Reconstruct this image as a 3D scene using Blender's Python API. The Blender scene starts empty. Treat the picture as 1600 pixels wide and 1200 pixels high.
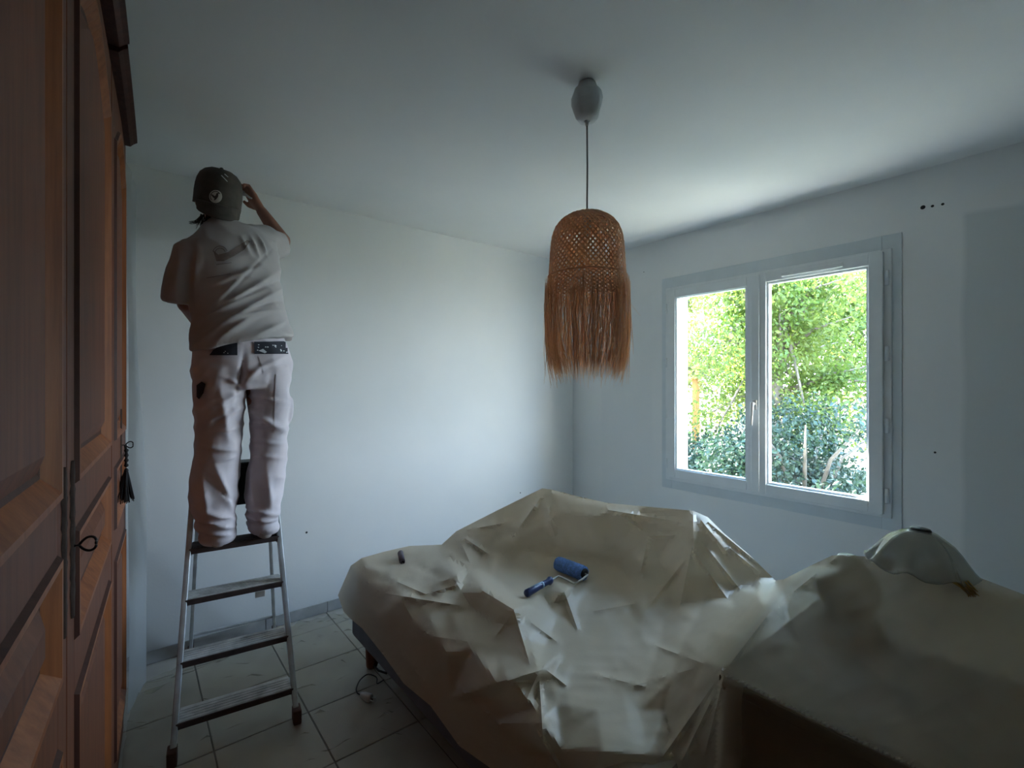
import bpy, bmesh, math, random
import numpy as np
from mathutils import Vector, Matrix, noise
from mathutils.bvhtree import BVHTree
from mathutils.geometry import delaunay_2d_cdt
random.seed(7); np.random.seed(7)
SC = bpy.context.scene; COL = SC.collection
PI = math.pi

# ---------------------------------------------------------------- camera, sky, sun, exposure
CAMZ = 1.41; F = 740.0; FW = Vector((.6267, .7793, 0)); RT = Vector((.7793, -.6267, 0))
cam = bpy.data.objects.new('camera', bpy.data.cameras.new('camera')); COL.objects.link(cam)
cam.location = (0, 0, CAMZ); cam.rotation_euler = (PI/2, 0, -math.atan2(.6267, .7793))
cam.data.sensor_width = 36; cam.data.lens = F/1600*36; cam.data.clip_start = .02
SC.camera = cam
SC.view_settings.view_transform = 'Standard'; SC.view_settings.look = 'None'
SC.view_settings.gamma = 1; SC.view_settings.use_curve_mapping = False
SC.view_settings.exposure = 2.2
SC.cycles.max_bounces = 10; SC.cycles.diffuse_bounces = 7; SC.cycles.transparent_max_bounces = 16
SC.cycles.sample_clamp_indirect = 6; SC.cycles.caustics_reflective = False; SC.cycles.caustics_refractive = False
SC.cycles.use_denoising = True

w = bpy.data.worlds.new('sky'); SC.world = w; w.use_nodes = True
nt = w.node_tree; nt.nodes.clear()
wo = nt.nodes.new('ShaderNodeOutputWorld'); bg = nt.nodes.new('ShaderNodeBackground')
tc = nt.nodes.new('ShaderNodeTexCoord'); sp = nt.nodes.new('ShaderNodeSeparateXYZ'); cr = nt.nodes.new('ShaderNodeValToRGB')
cr.color_ramp.elements[0].position = 0.0; cr.color_ramp.elements[0].color = (.74, .87, 1, 1)
cr.color_ramp.elements[1].position = .8; cr.color_ramp.elements[1].color = (.27, .54, 1, 1)
nt.links.new(tc.outputs['Generated'], sp.inputs[0]); nt.links.new(sp.outputs['Z'], cr.inputs[0])
nt.links.new(cr.outputs[0], bg.inputs[0]); nt.links.new(bg.outputs[0], wo.inputs[0])
bg.inputs[1].default_value = 5.6

def sunlamp():
    l = bpy.data.lights.new('sun', 'SUN'); l.energy = 24.0; l.angle = .01; l.color = (1, .95, .84)
    o = bpy.data.objects.new('sun', l); COL.objects.link(o)
    d = Vector((-.24, -.97, -.85))            # sun from the far left outside, grazing along the window wall
    o.rotation_euler = d.to_track_quat('-Z', 'Y').to_euler(); o.location = (6, 9, 8)
sunlamp()
# sampling portal in the window opening (emits nothing, only guides the sky light through the window)
pl = bpy.data.lights.new('window_portal', 'AREA'); pl.shape = 'RECTANGLE'; pl.size = 1.35; pl.size_y = 1.42
pl.cycles.is_portal = True
po = bpy.data.objects.new('window_portal', pl); COL.objects.link(po)
po.location = (3.42, 1.37, 1.41); po.rotation_euler = Vector((-1, 0, 0)).to_track_quat('-Z', 'Y').to_euler()

# ---------------------------------------------------------------- helpers
def ray(px, py):
    u = (px-800)/F; return FW + RT*u + Vector((0, 0, (600-py)/F))
def at(px, py, X=None, Y=None, Z=None, t=None):
    r = ray(px, py)
    if X is not None: t = X/r.x
    elif Y is not None: t = Y/r.y
    elif Z is not None: t = (Z-CAMZ)/r.z
    return Vector((0, 0, CAMZ)) + r*t
def topx(p):
    p = Vector(p); d = p.dot(FW); return 800+F*p.dot(RT)/d, 600-F*(p.z-CAMZ)/d

def tag(o, label=None, cat=None, group=None, kind=None):
    if label: o['label'] = label
    if cat: o['category'] = cat
    if group: o['group'] = group
    if kind: o['kind'] = kind
    return o
def empty(name, loc=(0, 0, 0), rz=0):
    o = bpy.data.objects.new(name, None); COL.objects.link(o); o.location = loc; o.rotation_euler = (0, 0, rz); o.empty_display_size = .05
    return o
def link_mesh(name, me, mats, parent=None, smooth=False, world=False):
    o = bpy.data.objects.new(name, me); COL.objects.link(o)
    for m in (mats if isinstance(mats, (list, tuple)) else [mats]): me.materials.append(m)
    if smooth: me.polygons.foreach_set('use_smooth', [True]*len(me.polygons))
    if parent is not None:
        o.parent = parent
        if world: o.matrix_parent_inverse = pmat(parent).inverted()
    return o
def pmat(o):
    m = Matrix.Translation(o.location) @ o.rotation_euler.to_matrix().to_4x4() @ Matrix.Diagonal((*o.scale, 1))
    if o.parent: m = pmat(o.parent) @ o.matrix_parent_inverse @ m
    return m
def from_bm(name, bm, mats, parent=None, smooth=False, world=False):
    me = bpy.data.meshes.new(name); bm.to_mesh(me); bm.free()
    return link_mesh(name, me, mats, parent, smooth, world)
def from_py(name, v, f, mats, parent=None, smooth=False, world=False):
    me = bpy.data.meshes.new(name); me.from_pydata([tuple(x) for x in v], [], f); me.update()
    return link_mesh(name, me, mats, parent, smooth, world)
def bx(bm, x0, x1, y0, y1, z0, z1, bev=0):
    vs = [bm.verts.new(p) for p in ((x0,y0,z0),(x1,y0,z0),(x1,y1,z0),(x0,y1,z0),(x0,y0,z1),(x1,y0,z1),(x1,y1,z1),(x0,y1,z1))]
    fs = [bm.faces.new([vs[i] for i in q]) for q in ((3,2,1,0),(4,5,6,7),(0,1,5,4),(1,2,6,5),(2,3,7,6),(3,0,4,7))]
    if bev > 0:
        es = list({e for f in fs for e in f.edges})
        bmesh.ops.bevel(bm, geom=es, offset=bev, segments=2, affect='EDGES', profile=.5)
def box(name, x0, x1, y0, y1, z0, z1, m, parent=None, bev=0, world=False):
    bm = bmesh.new(); bx(bm, x0, x1, y0, y1, z0, z1, bev); return from_bm(name, bm, m, parent, False, world)
def loft(bm, rings, side=Vector((1, 0, 0)), n=20, cap=True, power=2.0):
    """rings: (centre, radius along side, radius across)"""
    pts = [Vector(r[0]) for r in rings]; R = []
    for i, r in enumerate(rings):
        tg = (pts[min(i+1, len(pts)-1)]-pts[max(i-1, 0)]).normalized()
        s = Vector(r[3]) if len(r) > 3 else side
        s = (s - tg*s.dot(tg)).normalized(); c = tg.cross(s)
        ring = []
        for k in range(n):
            a = 2*PI*k/n; ca, sa = math.cos(a), math.sin(a)
            if power != 2: ca = math.copysign(abs(ca)**(2/power), ca); sa = math.copysign(abs(sa)**(2/power), sa)
            ring.append(bm.verts.new(pts[i] + s*(r[1]*ca) + c*(r[2]*sa)))
        R.append(ring)
    for a, b in zip(R[:-1], R[1:]):
        for k in range(n): bm.faces.new((a[k], a[(k+1) % n], b[(k+1) % n], b[k]))
    if cap:
        bm.faces.new(list(reversed(R[0]))); bm.faces.new(R[-1])
    return R
def ball(bm, c, r, seg=16):
    rr = r if isinstance(r, (tuple, list)) else (r, r, r)
    bmesh.ops.create_uvsphere(bm, u_segments=seg, v_segments=seg*2//3, radius=1, matrix=Matrix.Translation(c) @ Matrix.Diagonal((*rr, 1)))
def tube(bm, pts, r, n=8, cap=True):
    pts = [Vector(p) for p in pts]; rs = r if isinstance(r, (list, tuple)) else [r]*len(pts)
    d = (pts[-1]-pts[0]).normalized(); s = Vector((0, 0, 1)) if abs(d.z) < .8 else Vector((1, 0, 0))
    loft(bm, [(p, q, q) for p, q in zip(pts, rs)], s, n, cap)
def lathe(bm, prof, c=(0, 0, 0), n=32, mod=None):
    c = Vector(c); R = []
    for r, z in prof:
        R.append([bm.verts.new(c + Vector(((r*(mod(k/n, z) if mod else 1))*math.cos(2*PI*k/n), (r*(mod(k/n, z) if mod else 1))*math.sin(2*PI*k/n), z))) for k in range(n)])
    for a, b in zip(R[:-1], R[1:]):
        for k in range(n): bm.faces.new((a[k], a[(k+1) % n], b[(k+1) % n], b[k]))
    return R
def remeshed(bm, voxel, smooth_it=6):
    me = bpy.data.meshes.new('tmp'); bmesh.ops.recalc_face_normals(bm, faces=bm.faces); bm.to_mesh(me); bm.free()
    o = bpy.data.objects.new('tmp', me); COL.objects.link(o)
    md = o.modifiers.new('r', 'REMESH'); md.mode = 'VOXEL'; md.voxel_size = voxel
    if smooth_it:
        s = o.modifiers.new('s', 'SMOOTH'); s.factor = .5; s.iterations = smooth_it
    dg = bpy.context.evaluated_depsgraph_get(); dg.update()
    out = bpy.data.meshes.new_from_object(o.evaluated_get(dg))
    bpy.data.objects.remove(o); bpy.data.meshes.remove(me)
    return out
def vget(me):
    a = np.empty(len(me.vertices)*3); me.vertices.foreach_get('co', a); return a.reshape(-1, 3)
def nget(me):
    a = np.empty(len(me.vertices)*3); me.vertices.foreach_get('normal', a); return a.reshape(-1, 3)
def vset(me, a): me.vertices.foreach_set('co', a.ravel()); me.update()

# ---------------------------------------------------------------- materials
class N:
    def __init__(s, name):
        s.m = bpy.data.materials.new(name); s.m.use_nodes = True; s.t = s.m.node_tree; s.t.nodes.clear()
        s.out = s.a('OutputMaterial'); s.b = s.a('BsdfPrincipled'); s.l(s.b.outputs[0], s.out.inputs[0])
    def a(s, k, **kw):
        n = s.t.nodes.new('ShaderNode'+k)
        for q, v in kw.items(): setattr(n, q, v)
        return n
    def l(s, a, b): s.t.links.new(a, b)
    def co(s, scale=(1, 1, 1), kind='Object'):
        c = s.a('TexCoord'); m = s.a('Mapping'); m.inputs['Scale'].default_value = scale; s.l(c.outputs[kind], m.inputs[0]); return m.outputs[0]
    def noise(s, scale, vec=None, detail=4, rough=.5):
        n = s.a('TexNoise'); n.inputs['Scale'].default_value = scale; n.inputs['Detail'].default_value = detail; n.inputs['Roughness'].default_value = rough
        s.l(vec if vec is not None else s.co(), n.inputs['Vector']); return n.outputs['Fac']
    def ramp(s, fac, stops):
        r = s.a('ValToRGB'); e = r.color_ramp.elements
        while len(e) < len(stops): e.new(.5)
        for q, (p, c) in zip(e, stops): q.position = p; q.color = (*c, 1)
        s.l(fac, r.inputs[0]); return r.outputs[0]
    def bump(s, h, strength=.3, dist=.01, into=None):
        b = s.a('Bump'); b.inputs['Strength'].default_value = strength; b.inputs['Distance'].default_value = dist
        s.l(h, b.inputs['Height']); s.l(b.outputs[0], (into or s.b).inputs['Normal']); return b
def mat(name, c, rough=.6, metal=0, var=.12, scale=8, bump=0, bscale=60, bdist=.004, stretch=(1, 1, 1), spec=.5):
    n = N(name); c2 = tuple(min(1, x*(1+var)) for x in c); c1 = tuple(x*(1-var) for x in c)
    n.l(n.ramp(n.noise(scale, n.co(stretch)), [(.3, c1), (.7, c2)]), n.b.inputs['Base Color'])
    n.b.inputs['Roughness'].default_value = rough; n.b.inputs['Metallic'].default_value = metal
    n.b.inputs['Specular IOR Level'].default_value = spec
    if bump: n.bump(n.noise(bscale, n.co(stretch)), bump, bdist)
    return n.m
def wood(name, c1, c2, axis='z', rough=.38):
    n = N(name); st = {'z': (22, 22, 1.6), 'x': (1.6, 22, 22), 'y': (22, 1.6, 22)}[axis]
    g = n.noise(2.2, n.co(st), 6, .6)
    n.l(n.ramp(g, [(.3, c1), (.7, c2)]), n.b.inputs['Base Color'])
    n.b.inputs['Roughness'].default_value = rough+.12; n.b.inputs['Specular IOR Level'].default_value = .18; n.bump(g, .12, .002); return n.m

def wall_mat(name, patch=None):
    """white wall paint; patch: list of (axis0 min,max, axis1 min,max, axis) fields of older, greyer paint"""
    n = N(name); nz = n.noise(1.3, None, 5)
    base = n.ramp(nz, [(.3, (.74, .765, .77)), (.7, (.80, .82, .82))])
    col = base
    if patch:
        c = n.a('TexCoord'); s = n.a('SeparateXYZ')
        wob = n.a('VectorMath', operation='ADD'); nn = n.a('TexNoise'); nn.inputs['Scale'].default_value = 3
        n.l(c.outputs['Object'], nn.inputs['Vector'])
        ms = n.a('VectorMath', operation='SCALE'); ms.inputs['Scale'].default_value = .03; n.l(nn.outputs['Color'], ms.inputs[0])
        n.l(c.outputs['Object'], wob.inputs[0]); n.l(ms.outputs[0], wob.inputs[1]); n.l(wob.outputs[0], s.inputs[0])
        for ax, a0, a1, z0, z1, colr in patch:
            def inr(sock, lo, hi, w=.012):
                m1 = n.a('MapRange'); m1.inputs[1].default_value = lo-w; m1.inputs[2].default_value = lo+w; n.l(sock, m1.inputs[0])
                m2 = n.a('MapRange'); m2.inputs[1].default_value = hi+w; m2.inputs[2].default_value = hi-w; n.l(sock, m2.inputs[0])
                mm = n.a('Math', operation='MULTIPLY'); n.l(m1.outputs[0], mm.inputs[0]); n.l(m2.outputs[0], mm.inputs[1]); return mm.outputs[0]
            q = n.a('Math', operation='MULTIPLY'); n.l(inr(s.outputs[ax], a0, a1), q.inputs[0]); n.l(inr(s.outputs['Z'], z0, z1), q.inputs[1])
            mx = n.a('Mix', data_type='RGBA'); n.l(q.outputs[0], mx.inputs[0]); n.l(col, mx.inputs[6]); mx.inputs[7].default_value = (*colr, 1); col = mx.outputs[2]
    n.l(col, n.b.inputs['Base Color']); n.b.inputs['Roughness'].default_value = .75
    n.bump(n.noise(90, None, 3), .12, .003); return n.m

M = {}
M['wall'] = wall_mat('matt white wall paint')
M['wall_r'] = wall_mat('patchy white wall paint', [('Y', -2, .43, -1, 2.24, (.63, .665, .67)), ('Y', 2.18, 2.68, -1, 2.13, (.755, .78, .785))])
M['ceil'] = wall_mat('white ceiling paint')
M['pvc'] = mat('white pvc', (.72, .76, .78), .35, var=.03)
M['render'] = mat('white exterior render', (.90, .88, .84), .9, bump=.3, bscale=120)
M['sill'] = mat('grey stone sill', (.32, .31, .30), .8)
M['trim'] = mat('window surround paint', (.60, .66, .69), .5, var=.04)
M['tile'] = mat('beige floor tile', (.50, .47, .42), .32, var=.14, scale=5, bump=.05)
M['grout'] = mat('dark grout', (.13, .12, .11), .9)
M['skirt'] = mat('grey tile skirting', (.40, .40, .39), .4, var=.15, scale=12)
M['wood'] = wood('walnut wardrobe wood', (.10, .032, .015), (.17, .058, .026))
M['wood_or'] = wood('orange wardrobe moulding wood', (.17, .050, .016), (.30, .10, .033), rough=.33)
M['wood_dk'] = wood('dark cornice wood and groove shade', (.045, .015, .010), (.08, .03, .02))
M['desk'] = wood('dark brown desk wood', (.06, .034, .014), (.09, .05, .022), 'y', .45)
M['leg'] = wood('reddish bed leg wood', (.16, .06, .035), (.24, .10, .06))
M['iron'] = mat('blackened iron', (.025, .022, .022), .45, .7, bump=.1)
M['plate'] = mat('aged brass plate', (.045, .028, .022), .75, .0, var=.4, scale=40, spec=.15)
M['black'] = mat('black cord', (.012, .011, .012), .8)
M['alu'] = mat('dull aluminium', (.58, .61, .63), .42, .6, var=.2, scale=14, bump=.08)
M['tread'] = mat('paint stained tread', (.50, .50, .49), .6, .2, var=.35, scale=18, bump=.2)
M['tread_dk'] = mat('worn dark tread edge', (.07, .05, .045), .7, .1, var=.3, scale=20)
M['rub'] = mat('brown rubber', (.09, .04, .03), .8)
M['blkpl'] = mat('black plastic', (.012, .013, .018), .5)
M['skin'] = mat('tanned skin', (.30, .13, .085), .55, var=.08, scale=20)
M['shirt'] = mat('off white cotton shirt', (.46, .435, .43), .9, var=.07, scale=6, bump=.15, bscale=300, bdist=.001)
M['pants'] = mat('white work trousers', (.60, .55, .585), .85, var=.08, scale=7, bump=.15, bscale=260, bdist=.001)
M['pocket'] = mat('navy black pocket cloth', (.02, .022, .032), .85)
M['splat'] = mat('dried white paint', (.6, .62, .64), .7)
M['cap'] = mat('dark olive cap cloth', (.075, .063, .052), .85, var=.2, scale=30, bump=.2, bscale=200, bdist=.001)
M['hair'] = mat('dark brown hair', (.02, .012, .009), .6)
M['badge'] = mat('pale embroidered badge', (.55, .53, .48), .8)
M['print1'] = mat('faded brown print', (.25, .205, .185), .9, var=.25, scale=25)
M['print2'] = mat('faded grey print', (.25, .22, .22), .9)
M['shoe'] = mat('dusty pale shoe', (.48, .42, .40), .8, bump=.1)
M['rattan'] = None
M['rattan2'] = None
M['canopy'] = mat('pale plastic lamp cup', (.55, .57, .57), .55, var=.08, bump=.3, bscale=30, bdist=.01)
M['wire'] = mat('grey lamp cord', (.12, .12, .12), .7)
M['matt'] = mat('cream mattress cloth', (.42, .38, .31), .9)
M['base'] = mat('blue grey bed base cloth', (.16, .17, .20), .9, bump=.2, bscale=300, bdist=.001)
M['blue'] = mat('blue roller pile', (.16, .33, .76), .95, var=.3, scale=60, bump=1.0, bscale=220, bdist=.006)
M['navy'] = mat('navy plastic grip', (.015, .035, .13), .35)
M['grip'] = mat('pale blue grip inlay', (.25, .38, .55), .4)
M['steel'] = mat('painted steel rod', (.62, .62, .58), .4, .3)
M['roll'] = mat('mauve grey abrasive paper', (.15, .115, .125), .9, var=.2)
M['white'] = mat('white plastic', (.6, .58, .55), .5)
M['amber'] = mat('amber raffia', (.36, .22, .04), .6, var=.3, scale=30)
M['green'] = mat('dark green glaze', (.03, .045, .03), .35)
M['bark'] = mat('tree bark', (.16, .13, .10), .9, bump=.6, bscale=20, bdist=.02)
M['lawn'] = mat('dry lawn', (.11, .115, .075), .95, var=.3, scale=1.5)
M['post'] = mat('orange brown post', (.42, .20, .06), .8)
M['gap'] = mat('dark joint', (.03, .03, .03), .9)

LK = .40
def leafmat(name, c1, c2, tr=.55):
    n = N(name); oi = n.a('TexNoise'); oi.inputs['Scale'].default_value = 1.7; n.l(n.co(), oi.inputs['Vector'])
    c = n.ramp(oi.outputs['Fac'], [(.35, tuple(x*LK for x in c1)), (.65, tuple(x*LK for x in c2))])
    n.l(c, n.b.inputs['Base Color']); n.b.inputs['Roughness'].default_value = .5
    t = n.a('BsdfTranslucent'); n.l(c, t.inputs[0]); mx = n.a('MixShader'); mx.inputs[0].default_value = tr
    n.l(n.b.outputs[0], mx.inputs[1]); n.l(t.outputs[0], mx.inputs[2]); n.l(mx.outputs[0], n.out.inputs[0]); return n.m
M['leaf1'] = leafmat('light green leaves', (.20, .34, .05), (.40, .50, .10))
M['leaf2'] = leafmat('yellow green leaves', (.34, .44, .07), (.52, .54, .14))
M['leaf3'] = leafmat('dark evergreen leaves', (.030, .075, .045), (.06, .13, .06), .25)

M['rattan'] = leafmat('natural rattan', (2.2, 1.5, .92), (2.45, 1.8, 1.18), .5)
M['rattan2'] = leafmat('light raffia strands', (2.1, 1.5, 1.0), (2.45, 1.9, 1.35), .55)
def filmmat(name, col, rough, opac, attr=None, transl=.35, bump=.25):
    n = N(name); n.b.inputs['Base Color'].default_value = (*col, 1); n.b.inputs['Roughness'].default_value = rough
    n.b.inputs['Specular IOR Level'].default_value = .55
    nz = n.noise(7, None, 5, .6); n.bump(nz, bump, .02)
    t = n.a('BsdfTranslucent'); t.inputs[0].default_value = (*col, 1)
    m1 = n.a('MixShader'); m1.inputs[0].default_value = transl; n.l(n.b.outputs[0], m1.inputs[1]); n.l(t.outputs[0], m1.inputs[2])
    tr = n.a('BsdfTransparent'); tr.inputs[0].default_value = (.95, .93, .88, 1)
    m2 = n.a('MixShader'); n.l(tr.outputs[0], m2.inputs[1]); n.l(m1.outputs[0], m2.inputs[2])
    if attr:
        a = n.a('Attribute'); a.attribute_name = attr; n.l(a.outputs['Fac'], m2.inputs[0])
    else: m2.inputs[0].default_value = opac
    n.l(m2.outputs[0], n.out.inputs[0]); return n.m
M['film'] = filmmat('translucent beige dust sheet', (.68, .58, .44), .46, .8, 'film_opacity', .2, .12)
M['film_floor'] = filmmat('thin clear floor film', (.60, .58, .52), .28, .24, None, .3, .4)
M['film_hang'] = filmmat('thin hanging film', (.72, .78, .82), .35, .62, None, .5)

def glassmat(name, tint=(1, 1, 1), gl=.06, rough=0):
    n = N(name); tr = n.a('BsdfTransparent'); tr.inputs[0].default_value = (*tint, 1); g = n.a('BsdfGlossy'); g.inputs['Roughness'].default_value = rough
    lw = n.a('LayerWeight'); lw.inputs[0].default_value = .5; pw = n.a('Math', operation='POWER'); pw.inputs[1].default_value = 5
    fr = n.a('Math', operation='MULTIPLY_ADD'); fr.inputs[1].default_value = .5; fr.inputs[2].default_value = .035; n.l(lw.outputs['Facing'], pw.inputs[0]); n.l(pw.outputs[0], fr.inputs[0]); mx = n.a('MixShader')
    n.l(fr.outputs[0], mx.inputs[0]); n.l(tr.outputs[0], mx.inputs[1]); n.l(g.outputs[0], mx.inputs[2]); n.l(mx.outputs[0], n.out.inputs[0]); return n.m
M['glass'] = glassmat('window glass', (.97, .98, .97))
def frostmat():
    n = N('ribbed pressed glass'); n.b.inputs['Base Color'].default_value = (.50, .50, .46, 1); n.b.inputs['Roughness'].default_value = .12
    tr = n.a('BsdfTransparent'); tr.inputs[0].default_value = (.9, .9, .86, 1); mx = n.a('MixShader'); mx.inputs[0].default_value = .42
    n.l(tr.outputs[0], mx.inputs[1]); n.l(n.b.outputs[0], mx.inputs[2]); n.l(mx.outputs[0], n.out.inputs[0]); return n.m
M['frost'] = frostmat()

# ---------------------------------------------------------------- room shell
XW, YW, XL, YF, ZC = 3.127, 3.007, -.80, -1.7, 2.50
WY0, WY1, WZ0, WZ1 = .70, 2.03, .715, 2.11          # window opening
XO = 3.40
bm = bmesh.new()
bx(bm, XW, XO, YF-.2, WY0, -.3, 3.0); bx(bm, XW, XO, WY1, YW+.25, -.3, 3.0)
bx(bm, XW, XO, WY0, WY1, -.3, WZ0); bx(bm, XW, XO, WY0, WY1, WZ1, 3.0)
bmesh.ops.remove_doubles(bm, verts=bm.verts, dist=1e-5)
wall_r = tag(from_bm('wall_right', bm, [M['wall_r'], M['render']]), 'white window wall with patchy fresh paint', kind='structure')
for p in wall_r.data.polygons:
    c = p.center
    if c.x > XW+.01: p.material_index = 1
tag(box('wall_back', XL-.2, XW, YW, YW+.25, -.3, 3.0, M['wall']), 'plain white wall behind the step ladder', kind='structure')
tag(box('wall_left', XL-.2, XL, YF-.2, YW, -.3, 3.0, M['wall']), 'white wall behind the wardrobe', kind='structure')
tag(box('wall_front', XL, XW, YF-.2, YF, -.3, 3.0, M['wall']), 'white wall behind the camera', kind='structure')
tag(box('ceiling', XL, XW, YF, YW, ZC, ZC+.3, M['ceil']), 'flat white painted ceiling', kind='structure')
floor = tag(box('floor', XL, XW, YF, YW, -.12, -.006, M['grout']), 'beige tiled floor', kind='structure')
T = .345; tm = None
for i in range(-6, 10):
    for j in range(-13, 5):
        x0, y0 = .593+i*T, 1.79+j*T; x1, y1 = x0+T, y0+T
        x0c, x1c, y0c, y1c = max(x0, XL), min(x1, XW), max(y0, YF), min(y1, YW)
        if x1c-x0c < .02 or y1c-y0c < .02: continue
        full = abs(x1c-x0c-T) < 1e-6 and abs(y1c-y0c-T) < 1e-6
        if full and tm: 
            o = bpy.data.objects.new('tile', tm); COL.objects.link(o); o.parent = floor
        else:
            bm = bmesh.new(); g = .003
            bx(bm, g, x1c-x0c-g, g, y1c-y0c-g, -.006, 0, .0012); o = from_bm('tile', bm, M['tile'], floor)
            if full: tm = o.data
        o.location = (x0c, y0c, random.uniform(-.0004, .0004))
# tiled skirting along the back wall and window wall
sk = tag(box('baseboard_back', XL, XW-.012, YW-.008, YW-.0005, 0.001, .062, M['gap']), 'grey tile skirting on the back wall', kind='structure')
x = -.78
while x < XW-.05:
    x2 = min(x+.345, XW-.02); box('tile', x+.0015, x2-.0015, YW-.014, YW-.008, .003, .066, M['skirt'], sk, .001); x = x2
sk = tag(box('baseboard_right', XW-.008, XW-.0005, YF, YW-.02, 0.001, .062, M['gap']), 'grey tile skirting on the window wall', kind='structure')
y = YF
while y < YW-.05:
    y2 = min(y+.345, YW-.02); box('tile', XW-.014, XW-.008, y+.0015, y2-.0015, .003, .066, M['skirt'], sk, .001); y = y2
# plug holes and specks on the walls
def hole(px, py, r, **kw):
    p = at(px, py, **kw); bm = bmesh.new()
    X = 'X' in kw
    ax = Vector((-1, 0, 0)) if X else Vector((0, -1, 0))
    m = Matrix.Translation(p + ax*.0012) @ ax.to_track_quat('Z', 'Y').to_matrix().to_4x4()
    bmesh.ops.create_cone(bm, cap_ends=True, segments=10, radius1=r*1.3, radius2=r*.8, depth=.002, matrix=m)
    return from_bm('plug_hole', bm, M['gap'], wall_r if X else bpy.data.objects['wall_back'])
for a in ((1442, 324, .008), (1457, 322, .005), (1473, 319, .005), (1461, 707, .004), (1006, 425, .003)): hole(*a, X=XW)
hole(479, 832, .005, Y=YW); hole(813, 770, .004, Y=YW)

# ---------------------------------------------------------------- window
win = tag(empty('window_1', (XW, 1.365, WZ0)), 'white two-leaf casement window on the window wall', kind='structure')
def wframe(name, y0, y1, z0, z1, w, xa, xb, m, bev=.004, wb=None):
    """picture-frame mesh; w = member width (z members wb)"""
    wb = wb or w; bm = bmesh.new()
    bx(bm, xa, xb, y0, y0+w, z0, z1, bev); bx(bm, xa, xb, y1-w, y1, z0, z1, bev)
    bx(bm, xa, xb, y0+w, y1-w, z0, z0+wb, bev); bx(bm, xa, xb, y0+w, y1-w, z1-wb, z1, bev)
    return from_bm(name, bm, m, win, False, True)
wframe('surround_board', .648, 2.076, .636, 2.20, .085, XW-.006, XW+.012, M['trim'], .002, .08)
wframe('outer_frame', .688, 2.04, .70, 2.125, .045, XW-.014, XW+.07, M['pvc'])
LS = wframe('sash', 1.372, 2.018, .722, 2.105, .064, XW-.026, XW+.04, M['pvc'])
RS = wframe('sash', .722, 1.378, .718, 2.112, .064, XW-.034, XW+.04, M['pvc'])
RS['label'] = 'right sash standing slightly proud'
for S, (y0, y1) in ((LS, (1.436, 1.954)), (RS, (.786, 1.314))):
    bm = bmesh.new(); b = .012   # glazing bead
    bx(bm, XW-.018, XW+.02, y0, y0+b, .782, 2.048); bx(bm, XW-.018, XW+.02, y1-b, y1, .782, 2.048)
    bx(bm, XW-.018, XW+.02, y0+b, y1-b, .782, .782+b); bx(bm, XW-.018, XW+.02, y0+b, y1-b, 2.036, 2.048)
    from_bm('glazing_bead', bm, M['pvc'], S, False)
    box('pane', XW+.002, XW+.006, y0+b, y1-b, .794, 2.036, M['glass'], S)
# astragal over the meeting stiles and handle
box('astragal', XW-.046, XW-.034, 1.350, 1.400, .730, 2.10, M['pvc'], win, .004, True)
def handle():
    bm = bmesh.new(); c = Vector((XW-.046, 1.375, 1.275))
    bx(bm, c.x-.008, c.x, c.y-.014, c.y+.014, c.z-.03, c.z+.035, .003)
    tube(bm, [c+Vector((-.005, 0, .01)), c+Vector((-.035, 0, .012))], .008, 10)
    loft(bm, [(c+Vector((-.036, 0, .020)), .011, .008), (c+Vector((-.040, 0, -.02)), .010, .007), (c+Vector((-.046, 0, -.09)), .008, .006), (c+Vector((-.046, 0, -.125)), .006, .005)], Vector((0, 1, 0)), 12)
    from_bm('handle', bm, M['white'], win, True, True)
handle()
for zz in (.82, 1.19, 1.57, 1.97):
    bm = bmesh.new(); tube(bm, [(XW-.024, .706, zz-.038), (XW-.024, .706, zz+.038)], .009, 10); tube(bm, [(XW-.024, .706, zz-.002), (XW-.024, .706, zz+.002)], .0105, 10)
    bx(bm, XW-.020, XW-.008, .700, .716, zz-.03, zz+.03); from_bm('hinge', bm, M['pvc'], win, True, True)
    bm = bmesh.new(); tube(bm, [(XW-.02, 2.026, zz-.035), (XW-.02, 2.026, zz+.035)], .007, 10)
    bx(bm, XW-.018, XW-.006, 2.018, 2.032, zz-.03, zz+.03); from_bm('hinge', bm, M['pvc'], win, True, True)
bm = bmesh.new(); bx(bm, XW-.052, XW-.034, .90, 1.22, 2.063, 2.088, .004); bx(bm, XW-.058, XW-.05, .92, 1.20, 2.061, 2.066, .001)
from_bm('vent_cover', bm, M['pvc'], win, False, True)
box('outer_sill', XO-.13, XO+.05, WY0-.03, WY1+.03, WZ0-.03, WZ0+.004, M['sill'], win, .003, True)

# ---------------------------------------------------------------- garden beyond the window
tag(box('ground', XO+.01, 30, -14, 22, -.55, -.42, M['lawn']), 'sunny lawn outside the window', kind='structure')
def leaves(name, centers, n, size, m, parent, spread, flat=.7):
    V = []; Fc = []
    for k in range(n):
        c, r = random.choice(centers)
        d = Vector((random.gauss(0, 1), random.gauss(0, 1), random.gauss(0, 1)*flat)).normalized()*r*(random.random()**.45)
        p = Vector(c)+d; s = size*random.uniform(.6, 1.3)
        q = Vector((random.gauss(0, 1), random.gauss(0, 1), random.gauss(0, .8))).normalized(); e = q.orthogonal().normalized()
        e.rotate(Matrix.Rotation(random.uniform(0, 2*PI), 3, q)); f = q.cross(e)
        i = len(V); V += [p-e*s*.5, p+f*s*.28+q*s*.08, p+e*s*.5, p-f*s*.28+q*s*.08]; Fc += [(i, i+1, i+2), (i, i+2, i+3)]
    o = from_py(name, V, Fc, m, parent, False, True); o['kind'] = 'stuff'; return o
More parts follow.
